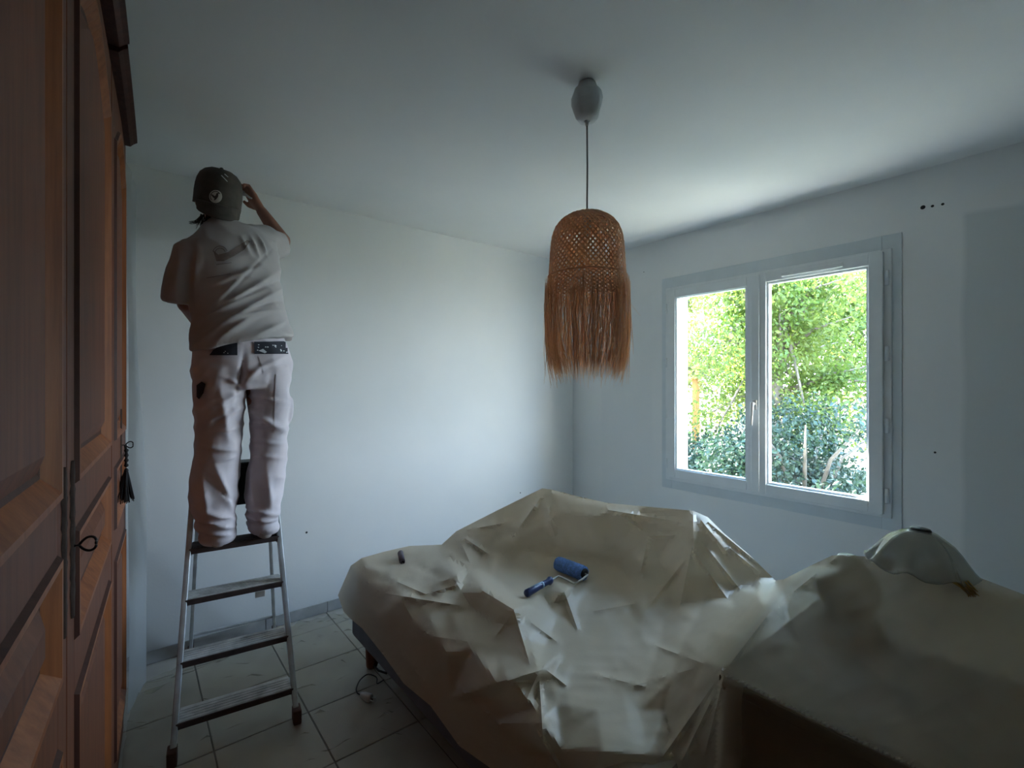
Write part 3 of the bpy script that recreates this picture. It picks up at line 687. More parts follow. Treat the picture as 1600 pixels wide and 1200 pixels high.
def build_cap():
    hd = J['hd']; bm = bmesh.new(); c = hd+Vector((0, -.008, .012)); n = 40
    tilt = Matrix.Translation(c) @ Matrix.Rotation(math.radians(16), 4, 'X') @ Matrix.Rotation(math.radians(4), 4, 'Y')
    prof = [(1.0, -.055), (1.0, -.03), (1.005, 0), (.985, .03), (.94, .055), (.84, .08), (.66, .099), (.42, .110), (.16, .113)]
    R = []
    for r, z in prof:
        R.append([bm.verts.new(tilt @ Vector((.093*r*math.cos(2*PI*k/n)*(1+.006*math.cos(6*2*PI*k/n)), .112*r*math.sin(2*PI*k/n), z))) for k in range(n)])
    for a, b in zip(R[:-1], R[1:]):
        for k in range(n): bm.faces.new((a[k], a[(k+1) % n], b[(k+1) % n], b[k]))
    bm.faces.new(R[-1])
    ball(bm, tilt @ Vector((0, 0, .115)), (.008, .008, .005), 10)
    cap = from_bm('cap', bm, M['cap'], PR, True, True)
    sm = cap.modifiers.new('t', 'SOLIDIFY'); sm.thickness = .003
    # brim hanging over the nape
    V = []; Fc = []; nu, nv = 20, 8
    for i in range(nu+1):
        a = -PI/2+(i/nu-.5)*2*1.22
        for j in range(nv+1):
            q = j/nv; base = Vector((.0965*math.cos(a), .115*math.sin(a), -.042)); w_ = max(0, math.cos((i/nu-.5)*PI))**.22
            p = base+Vector((-.004*math.copysign(1, math.cos(a))*q, -.030*q*w_, -.062*q*w_)); V.append(tilt @ p)
    for i in range(nu):
        for j in range(nv): k = i*(nv+1)+j; Fc.append((k, k+1, k+nv+2, k+nv+1))
    br = from_py('brim', V, Fc, M['cap'], cap, True, True); s2 = br.modifiers.new('t', 'SOLIDIFY'); s2.thickness = .004
    bc = bvh_of(cap); cx, cy, r = 337, 307, 10
    C = lambda rr, n=24: [(cx+rr*math.cos(2*PI*k/n), cy+rr*math.sin(2*PI*k/n)) for k in range(n)]
    decal('badge', C(10.2), bc, .002, M['badge'], cap, 2)
    ring = [(cx-.3+8.6*math.cos(a), cy+8.6*math.sin(a)) for a in np.linspace(2.4, 5.8, 16)]+[(cx-.3+7.4*math.cos(a), cy+7.4*math.sin(a)) for a in np.linspace(5.8, 2.4, 16)]
    decal('badge_ring', ring, bc, .0035, M['cap'], cap, 2)
    bird = [(cx-8, cy-4), (cx-4, cy-2.5), (cx-1.5, cy-.5), (cx+.3, cy-2), (cx+1, cy-5), (cx+4.5, cy-6), (cx+6, cy-5), (cx+4.2, cy-4), (cx+4, cy), (cx+2, cy+3), (cx-.5, cy+5.5), (cx-3, cy+6), (cx-1.8, cy+3), (cx-4, cy+1.5), (cx-6, cy-1)]
    decal('badge_bird', bird, bc, .0035, M['cap'], cap, 1.5)
    for (x0, y0, x1, y1) in ((345, 274, 355, 284), (350, 272, 356, 277)):
        decal('paint_mark', [(x0, y0), (x0+1.5, y0-.6), (x1+.8, y1-.6), (x1, y1)], bc, .002, M['splat'], cap, 2)
    # hair at the nape
    bm = bmesh.new()
    for k in range(110):
        x = random.uniform(312, 352); a = P(x, 338+random.uniform(-4, 4), 2.435); ln = random.uniform(.02, .05)
        b = a+Vector((random.uniform(-.01, .01)-(0.012 if x < 325 else 0), random.uniform(-.006, .012), -ln)); tube(bm, [a, (a+b)/2+Vector((0, -.004, 0)), b], [.0020, .0014, .0005], 4)
    for k in range(14):
        a = P(311+random.uniform(0, 3), 341+random.uniform(-3, 4), 2.44); b = P(294+random.uniform(0, 9), 349+random.uniform(-3, 2), 2.43); tube(bm, [a, (a+b)/2+Vector((0, 0, -.006)), b], [.0024, .0014, .0004], 4)
    ball(bm, hd+Vector((0, -.045, -.045)), (.060, .05, .050), 16)
    from_bm('hair', bm, M['hair'], PR, True, True)
build_cap()
for x, y in ((338, 850), (411, 836)):
    a = P(x, y-8, 2.40); bm = bmesh.new(); z = .7175
    loft(bm, [(Vector((a.x, 2.335, z+.022)), .024, .021), (Vector((a.x, 2.37, z+.03)), .034, .030), (Vector((a.x, 2.46, z+.034)), .036, .033), (Vector((a.x, 2.54, z+.026)), .042, .025), (Vector((a.x, 2.60, z+.018)), .036, .017), (Vector((a.x, 2.63, z+.012)), .018, .010)], Vector((1, 0, 0)), 18, True, 2.6)
    from_bm('shoe', bm, M['shoe'], PR, True, True)
# brush in the raised hand
wr = J['wr']; hc = P(387, 306, 2.872)
BR = empty('paint_brush', hc); tag(BR, 'small paint brush with pale bristles held in the raised hand', 'brush')
d = (P(377, 301, 2.90)-hc).normalized(); bm = bmesh.new()
loft(bm, [(hc-d*.035, .006, .006), (hc-d*.02, .008, .006), (hc+d*.01, .007, .006), (hc+d*.03, .012, .005)], Vector((0, 0, 1)), 10); from_bm('handle', bm, M['white'], BR, True, True)
bm = bmesh.new(); loft(bm, [(hc+d*.03, .014, .006), (hc+d*.045, .015, .006)], Vector((0, 0, 1)), 12, True, 4); from_bm('ferrule', bm, M['steel'], BR, False, True)
bm = bmesh.new(); loft(bm, [(hc+d*.045, .014, .006), (hc+d*.062, .017, .006), (hc+d*.075, .014, .002)], Vector((0, 0, 1)), 12, True, 4); from_bm('bristles', bm, M['badge'], BR, False, True)

# ---------------------------------------------------------------- pendant lamp
LC = Vector((1.287, 1.167, 0)); lamp = tag(empty('pendant_lamp', (LC.x, LC.y, ZC)), 'woven rattan pendant lamp with long raffia fringe hanging from ceiling', 'lamp')
bm = bmesh.new()
def crump(a, z): return 1+.035*math.sin(a*2*PI*3+z*60)+.03*math.sin(a*2*PI*5+z*30)
lathe(bm, [(.010, 2.362), (.030, 2.364), (.041, 2.376), (.048, 2.40), (.054, 2.425), (.056, 2.45), (.050, 2.468), (.036, 2.482), (.030, 2.498)], (LC.x, LC.y, 0), 36, crump)
from_bm('ceiling_cup', bm, M['canopy'], lamp, True, True)
bm = bmesh.new(); tube(bm, [LC+Vector((0, 0, 2.375)), LC+Vector((0, 0, 2.345))], [.009, .006], 12); from_bm('cord_grip', bm, M['canopy'], lamp, True, True)
bm = bmesh.new(); tube(bm, [LC+Vector((0, 0, 2.36)), LC+Vector((.002, 0, 2.2)), LC+Vector((0, 0, 2.0))], .003, 8); from_bm('cord', bm, M['wire'], lamp, True, True)
bm = bmesh.new(); lathe(bm, [(.004, 2.045), (.010, 2.04), (.016, 2.028), (.016, 2.0), (.012, 1.95), (.002, 1.945)], (LC.x, LC.y, 0), 16); from_bm('bulb_holder', bm, M['white'], lamp, True, True)
prof = [(.004, 2.030), (.035, 2.028), (.068, 2.018), (.095, 2.000), (.114, 1.975), (.125, 1.945), (.130, 1.91), (.1325, 1.87), (.135, 1.83), (.137, 1.80)]
PRr = np.array([p[0] for p in prof]); PZ = np.array([p[1] for p in prof]); arc = np.concatenate([[0], np.cumsum(np.hypot(np.diff(PRr), np.diff(PZ)))])
def shp(u): u *= arc[-1]; return float(np.interp(u, arc, PRr)), float(np.interp(u, arc, PZ))
def weave(u0, u1, nst, turn, width, dr, m, name, shpf, nseg=26):
    V = []; Fc = []
    for sgn in (-1, 1):
        for k in range(nst):
            a0 = 2*PI*k/nst; prev = None
            for i in range(nseg+1):
                u = u0+(u1-u0)*i/nseg; r, z = shpf(u); a = a0+sgn*turn*(u-u0)
                wv = math.sin((i*.5+k)*PI)*.0012*sgn
                rr = r+dr*sgn+wv; ha = width/max(r, .02)/2
                i0 = len(V); V += [(LC.x+rr*math.cos(a-ha), LC.y+rr*math.sin(a-ha), z), (LC.x+rr*math.cos(a+ha), LC.y+rr*math.sin(a+ha), z)]
                if prev is not None: Fc.append((prev, prev+1, i0+1, i0))
                prev = i0
    o = from_py(name, V, Fc, m, lamp, False, True); s = o.modifiers.new('t', 'SOLIDIFY'); s.thickness = .0012; o['kind'] = 'stuff'; return o
weave(.10, 1, 46, 2.0, .0078, .0009, M['rattan'], 'woven_dome', shp)
bm = bmesh.new(); R = lathe(bm, [(shp(u)[0]-.002, shp(u)[1]) for u in np.linspace(0, .36, 10)], (LC.x, LC.y, 0), 48); from_bm('dome_top', bm, M['rattan'], lamp, True, True)
weave(0, 1, 46, .9, .0076, .0008, M['rattan'], 'woven_skirt', lambda u: (.1375+.010*u, 1.80-.085*u), 14)
bm = bmesh.new()
for zz, rr in ((1.80, .139),):
    tube(bm, [(LC.x+rr*math.cos(a), LC.y+rr*math.sin(a), zz) for a in np.linspace(0, 2*PI, 49)], .0035 if zz > 1.75 else .002, 8, False)
from_bm('ring', bm, M['rattan'], lamp, True, True)
V = []; Fc = []
def strand(pts, w_):
    d = Vector((random.gauss(0, 1), random.gauss(0, 1), 0)).normalized(); prev = None
    for i, p in enumerate(pts):
        w2 = w_*(1 if i < len(pts)-1 else .4); i0 = len(V); V.extend([p-d*w2, p+d*w2, p+Vector((-d.y, d.x, 0))*w2])
        if prev is not None:
            for q in range(3): Fc.append((prev+q, prev+(q+1) % 3, i0+(q+1) % 3, i0+q))
        prev = i0
for k in range(820):
    a = random.uniform(0, 2*PI); r = random.uniform(.141, .152); z0 = random.uniform(1.70, 1.795); ln = random.gauss(.285, .018)
    z1 = min(1.52, max(1.395, 1.455+random.gauss(0, .022))); da = random.gauss(0, .13); rm = .150+random.gauss(0, .004); re = .117+random.gauss(0, .012)
    if random.random() < .02: re += .03; z1 += .02
    pts = []
    for i in range(7):
        q = i/6; rr = (1-q)**2*r+2*q*(1-q)*(rm+.012)+q*q*re; aa = a+da*q+.02*math.sin(q*6+k); pts.append(Vector((LC.x+rr*math.cos(aa), LC.y+rr*math.sin(aa), z0+(z1-z0)*q)))
    strand(pts, random.uniform(.0006, .0012))
for px0, py0, px1, py1 in ((984, 473, 1001, 494), (856, 530, 850, 600), (982, 540, 984, 590)):
    a = at(px0, py0, t=1.73); b = at(px1, py1, t=1.72); strand([a, a.lerp(b, .5), b], .0007)
fr1 = from_py('fringe', V, Fc, M['rattan2'], lamp, False, True); fr1['kind'] = 'stuff'

# ---------------------------------------------------------------- bed
BX0, BX1, BY0, BY1 = .86, 2.36, .62, 2.36
bed = tag(empty('bed', ((BX0+BX1)/2, (BY0+BY1)/2, 0)), 'bed with blue-grey base and reddish wooden legs beneath the plastic sheet', 'bed')
box('bed_base', BX0, BX1, BY0, BY1, .15, .33, M['base'], bed, .02, True)
box('mattress', BX0+.01, BX1-.01, BY0+.01, BY1-.01, .332, .505, M['matt'], bed, .05, True)
for x, y in ((BX0+.075, BY1-.085), (BX1-.075, BY1-.085), (BX0+.075, BY0+.085), (BX1-.075, BY0+.085)):
    bm = bmesh.new(); lathe(bm, [(.002, .006), (.026, .006), (.028, .012), (.031, .08), (.034, .15), (.002, .152)], (x, y, 0), 20); from_bm('leg', bm, M['leg'], bed, True, True)

# ---------------------------------------------------------------- desk under the sheet
DX0, DX1, DY0, DY1, DZ = 1.05, 2.15, -.75, .55, .744
desk = tag(empty('desk', ((DX0+DX1)/2, (DY0+DY1)/2, 0)), 'dark brown wooden desk showing through the plastic sheet beside the bed', 'desk')
box('desk_top', DX0, DX1, DY0, DY1, DZ-.03, DZ, M['desk'], desk, .004, True)
box('side_panel', DX0+.015, DX0+.04, DY0+.01, DY1-.01, .005, DZ-.031, M['desk'], desk, .002, True)
box('side_panel', DX1-.04, DX1-.015, DY0+.01, DY1-.01, .005, DZ-.031, M['desk'], desk, .002, True)
box('back_panel', DX0+.041, DX1-.041, DY1-.035, DY1-.012, .1, DZ-.031, M['desk'], desk, .002, True)
def vase():
    c = at(1325, 905, Z=.84); c.z = 0; bm = bmesh.new()
    lathe(bm, [(.002, DZ+.002), (.055, DZ+.002), (.075, DZ+.04), (.078, DZ+.08), (.062, DZ+.12), (.035, DZ+.15), (.024, DZ+.165), (.002, DZ+.166)], c, 28)
    tag(from_bm('vase', bm, M['green'], None, True), 'dark green vase-like form blurred under the sheet at its peak', 'vase')
    return c
vc = vase()

# ---------------------------------------------------------------- plastic sheet draped over bed and desk
CREASE = [(600, 868, 690, 858, 6, .008), (640, 880, 700, 905, 5, -.008), (600, 900, 680, 935, 5, .010), (590, 925, 730, 948, 5, .010), (660, 930, 720, 912, 3, .006), (610, 915, 665, 945, 4, .006),
          (650, 990, 780, 1010, 8, .006), (803, 953, 830, 1045, 3, .012), (803, 955, 770, 1000, 4, .008), (806, 955, 880, 1010, 4, .008), (882, 925, 905, 990, 2.5, .012), (842, 1048, 850, 1180, 3, .014), (842, 1048, 780, 1068, 3, .010),
          (842, 1050, 815, 1110, 3, .010), (830, 1130, 880, 1210, 4, .012), (845, 1040, 890, 1075, 4, .008), (1083, 800, 1084, 856, 3, .014), (1085, 800, 1150, 880, 3, .012), (1090, 802, 1185, 880, 3, .014), (1090, 815, 1200, 905, 3, .010), (1100, 850, 1160, 925, 3, .012), (1083, 858, 1000, 965, 3, .008),
          (1080, 860, 1060, 960, 4, .010), (1083, 860, 1140, 940, 3, .010), (1013, 838, 1060, 836, 3, .010), (1013, 838, 1000, 900, 3, .010), (960, 800, 1008, 832, 3, .012), (940, 795, 1060, 815, 3, .008), (850, 770, 800, 840, 4, .008), (848, 768, 870, 850, 4, .006), (713, 832, 770, 870, 3, .010),
          (713, 832, 735, 880, 3, .008), (718, 830, 800, 815, 4, .006), (690, 858, 740, 890, 4, .008), (900, 960, 1010, 940, 4, .008), (1000, 1000, 1130, 1048, 5, .008), (1030, 1190, 1125, 1055, 4, .012), (1060, 1200, 1128, 1060, 4, .012), (1095, 1205, 1130, 1060, 4, .008), (960, 1080, 1100, 1040, 6, .006),
          (656, 921, 714, 900, 3, .002), (716, 900, 802, 952, 3, .002), (777, 1066, 840, 1049, 3, .002), (1135, 1045, 1208, 950, 3, .008), (1208, 950, 1308, 870, 3, .008), (910, 1050, 1040, 1080, 8, .006), (620, 1010, 680, 1090, 6, .006), (700, 1060, 800, 1150, 8, .008), (760, 1100, 800, 1190, 6, .006)]
def sheet():
    def wpt(x, y, z): px, py = topx((x, y, z)); return (px, py, z)
    def onX(px, py, X): return (px, py, at(px, py, X=X).z)
    def tent(px, py):                       # the film is stretched from the desk edge up to the things standing on it
        q = ray(px, py); k = .44; t = (CAMZ-.757+k*1.047)/(k*q.x-q.z); return (px, py, CAMZ+q.z*t)
    hem = [wpt(.833, 2.30, .265), wpt(.836, 2.15, .275), wpt(.832, 1.9, .262), wpt(.826, 1.7, .245), wpt(.832, 1.5, .262), wpt(.826, 1.3, .24), wpt(.834, 1.12, .27), wpt(.826, .98, .25), wpt(.83, .80, .25), wpt(.83, .62, .25)]
    out = [(528, 930, .30), (548, 884, .50), (565, 872, .53), (600, 862, .535), (640, 853, .545), (690, 851, .54), (713, 830, .60), (780, 796, .72), (847, 763, .84), (862, 765, .845), (905, 776, .83), (950, 786, .82), (1015, 792, .83), (1083, 798, .85), (1106, 808, .82),
           (1130, 832, .755), (1170, 866, .68), (1212, 907, .585), (1225, 905, .77), (1262, 886, .85), (1300, 868, .94), (1318, 867, .955), (1390, 872, .974), (1430, 876, .982), (1490, 888, .984), (1545, 908, .973), (1600, 929, .959), (1760, 977, .95),
           (1900, 1250, .825), (1900, 1410, .76), (1900, 1500, .70)]
    o2 = [(1500, 1500, .62), (1250, 1500, .45), wpt(1.0, .56, .30)]
    out = out+o2+[h for h in reversed(hem)]+[(537, 956, .265)]
    ctl = [onX(555, 930, .838), onX(590, 965, .832), onX(640, 1030, .833), onX(700, 1095, .833), onX(760, 1130, .836), onX(820, 1180, .834), onX(900, 1250, .834),
           wpt(.848, 2.30, .50), wpt(.845, 2.1, .50), wpt(.846, 1.9, .495), wpt(.843, 1.65, .50), wpt(.846, 1.4, .49), wpt(.843, 1.1, .50), wpt(.845, .85, .49), wpt(.875, 2.2, .53), wpt(.875, 1.9, .535), wpt(.88, 1.6, .53), wpt(.875, 1.3, .535), wpt(.88, 1.0, .53), wpt(.88, .75, .53),
           (715, 900, .610), (655, 922, .548), (685, 911, .575), (760, 923, .625), (803, 953, .655), (640, 890, .535), (680, 880, .545), (700, 870, .545), (615, 900, .535), (660, 945, .53), (700, 955, .53), (745, 955, .535), (720, 925, .565), (770, 975, .545),
           (625, 938, .545), (690, 940, .552), (735, 944, .545), (650, 870, .54),
           (730, 888, .55), (770, 900, .545), (800, 925, .56), (800, 880, .54), (840, 925, .555), (850, 900, .545), (900, 912, .55), (935, 903, .552), (850, 870, .56), (900, 872, .565),
           (882, 925, .605), (858, 945, .56), (895, 955, .548), (915, 975, .538), (870, 962, .545), (890, 935, .57), (830, 945, .585),
           (735, 845, .60), (713, 858, .565), (755, 868, .555), (775, 860, .575), (745, 885, .545), (800, 845, .62), (850, 820, .70), (850, 790, .775), (852, 850, .61), (900, 838, .66), (880, 800, .77), (925, 808, .77), (930, 840, .665), (800, 810, .70), (820, 860, .585),
           (950, 800, .795), (975, 806, .79), (1000, 815, .76), (1013, 837, .715), (1050, 833, .745), (1083, 858, .735), (1040, 812, .79), (1083, 828, .80), (965, 850, .63), (985, 862, .62), (930, 870, .575), (965, 885, .565), (1003, 870, .655), (1005, 905, .60), (985, 905, .562), (1000, 935, .57), (985, 950, .545),
           (1030, 880, .63), (1045, 910, .60), (1070, 905, .63), (1060, 945, .565), (1085, 900, .645), (1040, 975, .545), (1110, 835, .78), (1112, 872, .70), (1130, 870, .69), (1150, 895, .63), (1120, 905, .62), (1125, 925, .59), (1155, 920, .58), (1100, 940, .565), (1175, 900, .60), (1188, 903, .59),
           (1140, 936, .575), (1178, 918, .575), (1148, 946, .655), (1184, 927, .72), (1090, 968, .58), (1110, 985, .63), (1070, 1000, .58), (1100, 1030, .68), (1165, 985, .76), (1195, 945, .78),
           (1000, 980, .54), (940, 1000, .535), (1020, 1040, .545), (960, 1060, .53), (900, 1040, .535), (1050, 1060, .575), (1080, 1080, .60), (1000, 1110, .525), (930, 1110, .53),
           (842, 1048, .600), (790, 1060, .575), (777, 1066, .555), (825, 1000, .585), (815, 975, .60), (805, 1010, .56), (780, 1020, .545), (850, 1010, .545), (862, 1060, .545), (832, 1068, .56), (812, 1075, .575), (870, 1100, .53), (835, 1105, .54), (845, 1130, .545), (880, 1020, .535),
           (1128, 1047, .757), (1040, 1110, .53), (1075, 1120, .56), (1050, 1180, .50), (1095, 1105, .62), (1100, 1180, .53), onX(1130, 1100, 1.036), onX(1130, 1180, 1.032), (1010, 1180, .52),
           onX(1160, 1095, 1.035), onX(1180, 1180, 1.038), onX(1260, 1180, 1.04), onX(1200, 1120, 1.043), onX(1350, 1240, 1.042), onX(1300, 1350, 1.03),
           wpt(1.047, .45, .757), wpt(1.047, .3, .757), wpt(1.047, .15, .757), wpt(1.047, 0, .757), wpt(1.047, -.07, .757), wpt(1.043, .45, .738), wpt(1.043, .3, .738), wpt(1.043, .15, .738), wpt(1.043, 0, .738),
           (1208, 950, .835), (1165, 1000, .797), (1260, 905, .898), (1225, 945, .855), (1313, 885, .935), (1390, 890, .950), (1440, 892, .960), (1485, 905, .962), *[tent(*q) for q in ((1250, 1010), (1350, 990), (1450, 980), (1530, 990), (1300, 1080), (1450, 1100), (1550, 1100), (1600, 1200), (1500, 1190), (1700, 1100))]]
    pts = [Vector((p[0], p[1])) for p in out+ctl]; zz = [((600-p[1])/F)/(p[2]-CAMZ) for p in out+ctl]   # inverse distance: flat facets stay flat
    no = len(out)
    E = [(i, (i+1) % no) for i in range(no)]
    ek = [(1128, 1047)]+[topx((1.047, yy, .757)) for yy in (.45, .3, .15, 0, -.07)]
    ei = [min(range(no, len(pts)), key=lambda i: (pts[i]-Vector(q)).length) for q in ek]; E += list(zip(ei[:-1], ei[1:]))
    vo, _, fo, ov, *_ = delaunay_2d_cdt(pts, E, [], 1, 1e-5)
    cz = [zz[o[0]] if o else None for o in ov]
    P2 = []; 
    for i in range(no):
        a, b = pts[i], pts[(i+1) % no]; k = max(1, int((b-a).length/6))
        for j in range(k): P2.append(a.lerp(b, j/k))
    nb = len(P2); E2 = [(i, (i+1) % nb) for i in range(nb)]; guard = []
    edge = [(1128, 1047)]+[topx((1.047, yy, .757)) for yy in (.45, .3, .15, 0, -.07)]
    for poly in [[(c[0], c[1]), (c[2], c[3])] for c in CREASE]+[edge]:
        for a, b in zip(poly[:-1], poly[1:]):
            a, b = Vector(a), Vector(b); k = max(2, int((b-a).length/5)); i0 = len(P2)
            for j in range(k+1): P2.append(a.lerp(b, j/k)); guard.append(P2[-1])
            E2 += [(i0+j, i0+j+1) for j in range(k)]
    guard = np.array([(g.x, g.y) for g in guard])
    y = 766.0; row = 0
    while y < 1500:
        st = 4.6 if y < 1210 else 14; x = 520.0+(row % 2)*st/2
        while x < 1900:
            if ((guard-(x, y))**2).sum(1).min() > 9: P2.append(Vector((x, y)))
            x += st if x < 1620 else 20
        y += st*.87; row += 1
    v2, _, f2, ov2, *_ = delaunay_2d_cdt(P2, E2, [], 1, 1e-4)
    V2 = np.array([(v.x, v.y) for v in v2]); Z = np.full(len(V2), np.nan)
    for f in fo:
        if any(cz[i] is None for i in f): continue
        A, B, C = (np.array((vo[i].x, vo[i].y)) for i in f); za, zb, zc = (cz[i] for i in f)
        lo = np.minimum(np.minimum(A, B), C)-1e-3; hi = np.maximum(np.maximum(A, B), C)+1e-3
        idx = np.where((V2[:, 0] >= lo[0]) & (V2[:, 0] <= hi[0]) & (V2[:, 1] >= lo[1]) & (V2[:, 1] <= hi[1]))[0]
        if not len(idx): continue
        q = V2[idx]; d = (B[1]-C[1])*(A[0]-C[0])+(C[0]-B[0])*(A[1]-C[1])
        if abs(d) < 1e-9: continue
        l1 = ((B[1]-C[1])*(q[:, 0]-C[0])+(C[0]-B[0])*(q[:, 1]-C[1]))/d; l2 = ((C[1]-A[1])*(q[:, 0]-C[0])+(A[0]-C[0])*(q[:, 1]-C[1]))/d; l3 = 1-l1-l2
        ok = (l1 > -1e-4) & (l2 > -1e-4) & (l3 > -1e-4); Z[idx[ok]] = (l1*za+l2*zb+l3*zc)[ok]
    bad = np.isnan(Z)
    if bad.any():
        g = np.where(~bad)[0]
        for i in np.where(bad)[0]: Z[i] = Z[g[np.argmin(((V2[g]-V2[i])**2).sum(1))]]
    Z = CAMZ+((600-V2[:, 1])/F)/Z
    nbv = [set() for _ in V2]
    for f in f2:
        for a in f:
            nbv[a].update(f)
    isb = np.array([bool(o) and o[0] < nb for o in ov2])
    pairs = np.array([(i, j) for i, s in enumerate(nbv) for j in s if j != i]); deg = np.bincount(pairs[:, 0], minlength=len(Z))
    for _ in range(1):
        Zn = np.bincount(pairs[:, 0], Z[pairs[:, 1]], len(Z))/np.maximum(deg, 1); Z = np.where(isb, Z, .5*Z+.5*Zn)
    V = []; op = []; E0, E1 = topx((1.047, .45, .757)), topx((1.047, 0, .757))
    for x0, y0, x1, y1, w_, am in CREASE:
        a = np.array((x0, y0), float); b = np.array((x1, y1), float); d = b-a; L = np.linalg.norm(d); d /= L; q = V2-a; s_ = q@d; n_ = np.abs(q@np.array((-d[1], d[0])))
        tp = np.clip(np.minimum(s_, L-s_)/(L*.3), 0, 1); Z = np.where(isb, Z, Z+am*tp*np.exp(-n_/w_))
    for (px, py), z, b in zip(V2, Z, isb):
        p = at(px, py, Z=z)
        if not b and p.z > .3:
            amp = .0013 if px < 1130 else .0007
            q = p*1.0; q.rotate(Matrix.Rotation(.6, 3, 'Z'))
            w1 = noise.noise(Vector((q.x*14, q.y*5, p.z*9))); w2 = noise.noise(Vector((q.x*6+7, q.y*22, p.z*10)))
            z += amp*((1-abs(w1)*3)+(1-abs(w2)*2.4)); p = at(px, py, Z=z)
        e = E0[1]+(px-E0[0])*(E1[1]-E0[1])/(E1[0]-E0[0])        # below this line: the desk's side
        if px > 1128 and py <= e+.5 and p.z < .757 and p.x > DX0 and p.y < DY1+.01: p = at(px, py, Z=.757)
        if px > 1128 and py > e+.5 and p.x > DX0-.006 and p.y < DY1+.01: p = at(px, py, X=DX0-.006)
        if px > 1129 and abs(py-e) < 1.0: p = at(px, py, Z=.757)
        V.append(p)
        if p.x > 1.0 and p.y < .70:
            if p.z < .752 and p.x < 1.07 and p.y < .55: o = .86-.66*min(1, max(0, (.56-p.y)/.09))
            else: o = .86-.42*min(1, max(0, (.66-p.y)/.14))
        else: o = .9
        op.append(o)
    Fc = [tuple(f) for f in f2]
    # the back of the drape, falling away behind the ridge line
    bidx = {}
    for i, o in enumerate(ov2):
        if o and o[0] < nb: bidx[o[0]] = i
    chain = [bidx[k] for k in range(nb) if k in bidx]
    sil = [i for i in chain if V2[i][1] < 985 and V2[i][0] > 549 and not (V2[i][1] > 905 and V2[i][0] < 700)]
    sil.sort(key=lambda i: chain.index(i)); prev = None
    lay = [(0, 0)]
    for i in sil:
        p = V[i]; d = Vector((p.x, p.y, 0)).normalized(); low = .46 if p.x > 1.0 else .4; cur = [i]
        far = Vector((min(p.x+d.x*.25, BX1+.06) if V2[i][0] < 1215 else p.x+.12, min(p.y+d.y*.22, BY1+.05) if V2[i][0] < 1215 else max(p.y-.02, -.5), 0))
        for q in (.3, .65, 1.0):
            zq = p.z+(low-.18-p.z)*(q**1.4); c = Vector((p.x+(far.x-p.x)*q, p.y+(far.y-p.y)*q, zq)); cur.append(len(V)); V.append(c); op.append(.9 if V2[i][0] < 1215 else .6)
        if prev is not None and not (V2[prev[0]][0] < 1214 < V2[cur[0]][0]):
            for a in range(3): Fc.append((prev[a], cur[a], cur[a+1], prev[a+1]))
        prev = cur
    o = from_py('plastic_sheet', V, Fc, M['film'], None, True)
    at_ = o.data.attributes.new('film_opacity', 'FLOAT', 'POINT'); at_.data.foreach_set('value', op)
    bm = bmesh.new(); bm.from_mesh(o.data); bmesh.ops.recalc_face_normals(bm, faces=bm.faces); bm.to_mesh(o.data); bm.free()
    o.data.set_sharp_from_angle(angle=math.radians(24))
    tag(o, 'creased translucent beige plastic sheet draped over the bed and the desk', 'sheet')
    return o
SH = sheet()
bsh = bvh_of(SH)
def onsheet(px, py, up=0):
    r = ray(px, py).normalized(); h = bsh.ray_cast(Vector((0, 0, CAMZ)), r); return h[0]+Vector((0, 0, up))

# ---------------------------------------------------------------- floor film
def floorfilm():
    out = [(-.02, 1.0), (.3, .82), (.8, .8), (1.1, 1.0), (1.12, 1.5), (1.08, 2.0), (1.0, 2.4), (1.03, 2.9), (.8, 2.95), (.5, 2.90), (.3, 2.86), (.12, 2.84), (.0, 2.78), (-.01, 2.5), (-.05, 2.0), (-.07, 1.5)]
    pts = []; n = len(out)
    for i in range(n):
        a, b = Vector(out[i]), Vector(out[(i+1) % n]); k = max(1, int((b-a).length/.03))
        for j in range(k): pts.append(a.lerp(b, j/k)+Vector((random.gauss(0, .003), random.gauss(0, .003))))
    E = [(i, (i+1) % len(pts)) for i in range(len(pts))]; nbd = len(pts)
    y = .8
    while y < 2.96:
        x = -.1
        while x < 1.15: pts.append(Vector((x, y))); x += .022
        y += .022
    v, _, f, *_ = delaunay_2d_cdt(pts, E, [], 1, 1e-5)
    V = []
    for p in v:
        a = noise.noise(Vector((p.x*5, p.y*2.2, 0))); b = noise.noise(Vector((p.x*2.1+4, p.y*6, 3))); c = noise.noise(Vector(((p.x+p.y)*4, (p.x-p.y)*9, 7)))
        h = .016*max(0, 1-abs(a)*9)+.014*max(0, 1-abs(b)*10)+.010*max(0, 1-abs(c)*7)
        near = max(0, 1-abs(p.x-.05)/.35)*max(0, (p.y-1.9)); h += near*.05*max(0, noise.noise(Vector((p.x*9, p.y*9, 1)))+.2)
        for fx, fy in ((.12, 2.154), (.537, 2.104), (.65, 2.96), (.24, 2.99), (.935, 2.275)):
            h *= min(1, math.hypot(p.x-fx, p.y-fy)/.09)**2
        V.append((p.x, p.y, .0035+h*1.1))
    o = from_py('floor_film', V, [tuple(q) for q in f], M['film_floor'], None, True)
    tag(o, 'thin clear wrinkled plastic film spread on the tiled floor under the ladder', 'film')
floorfilm()

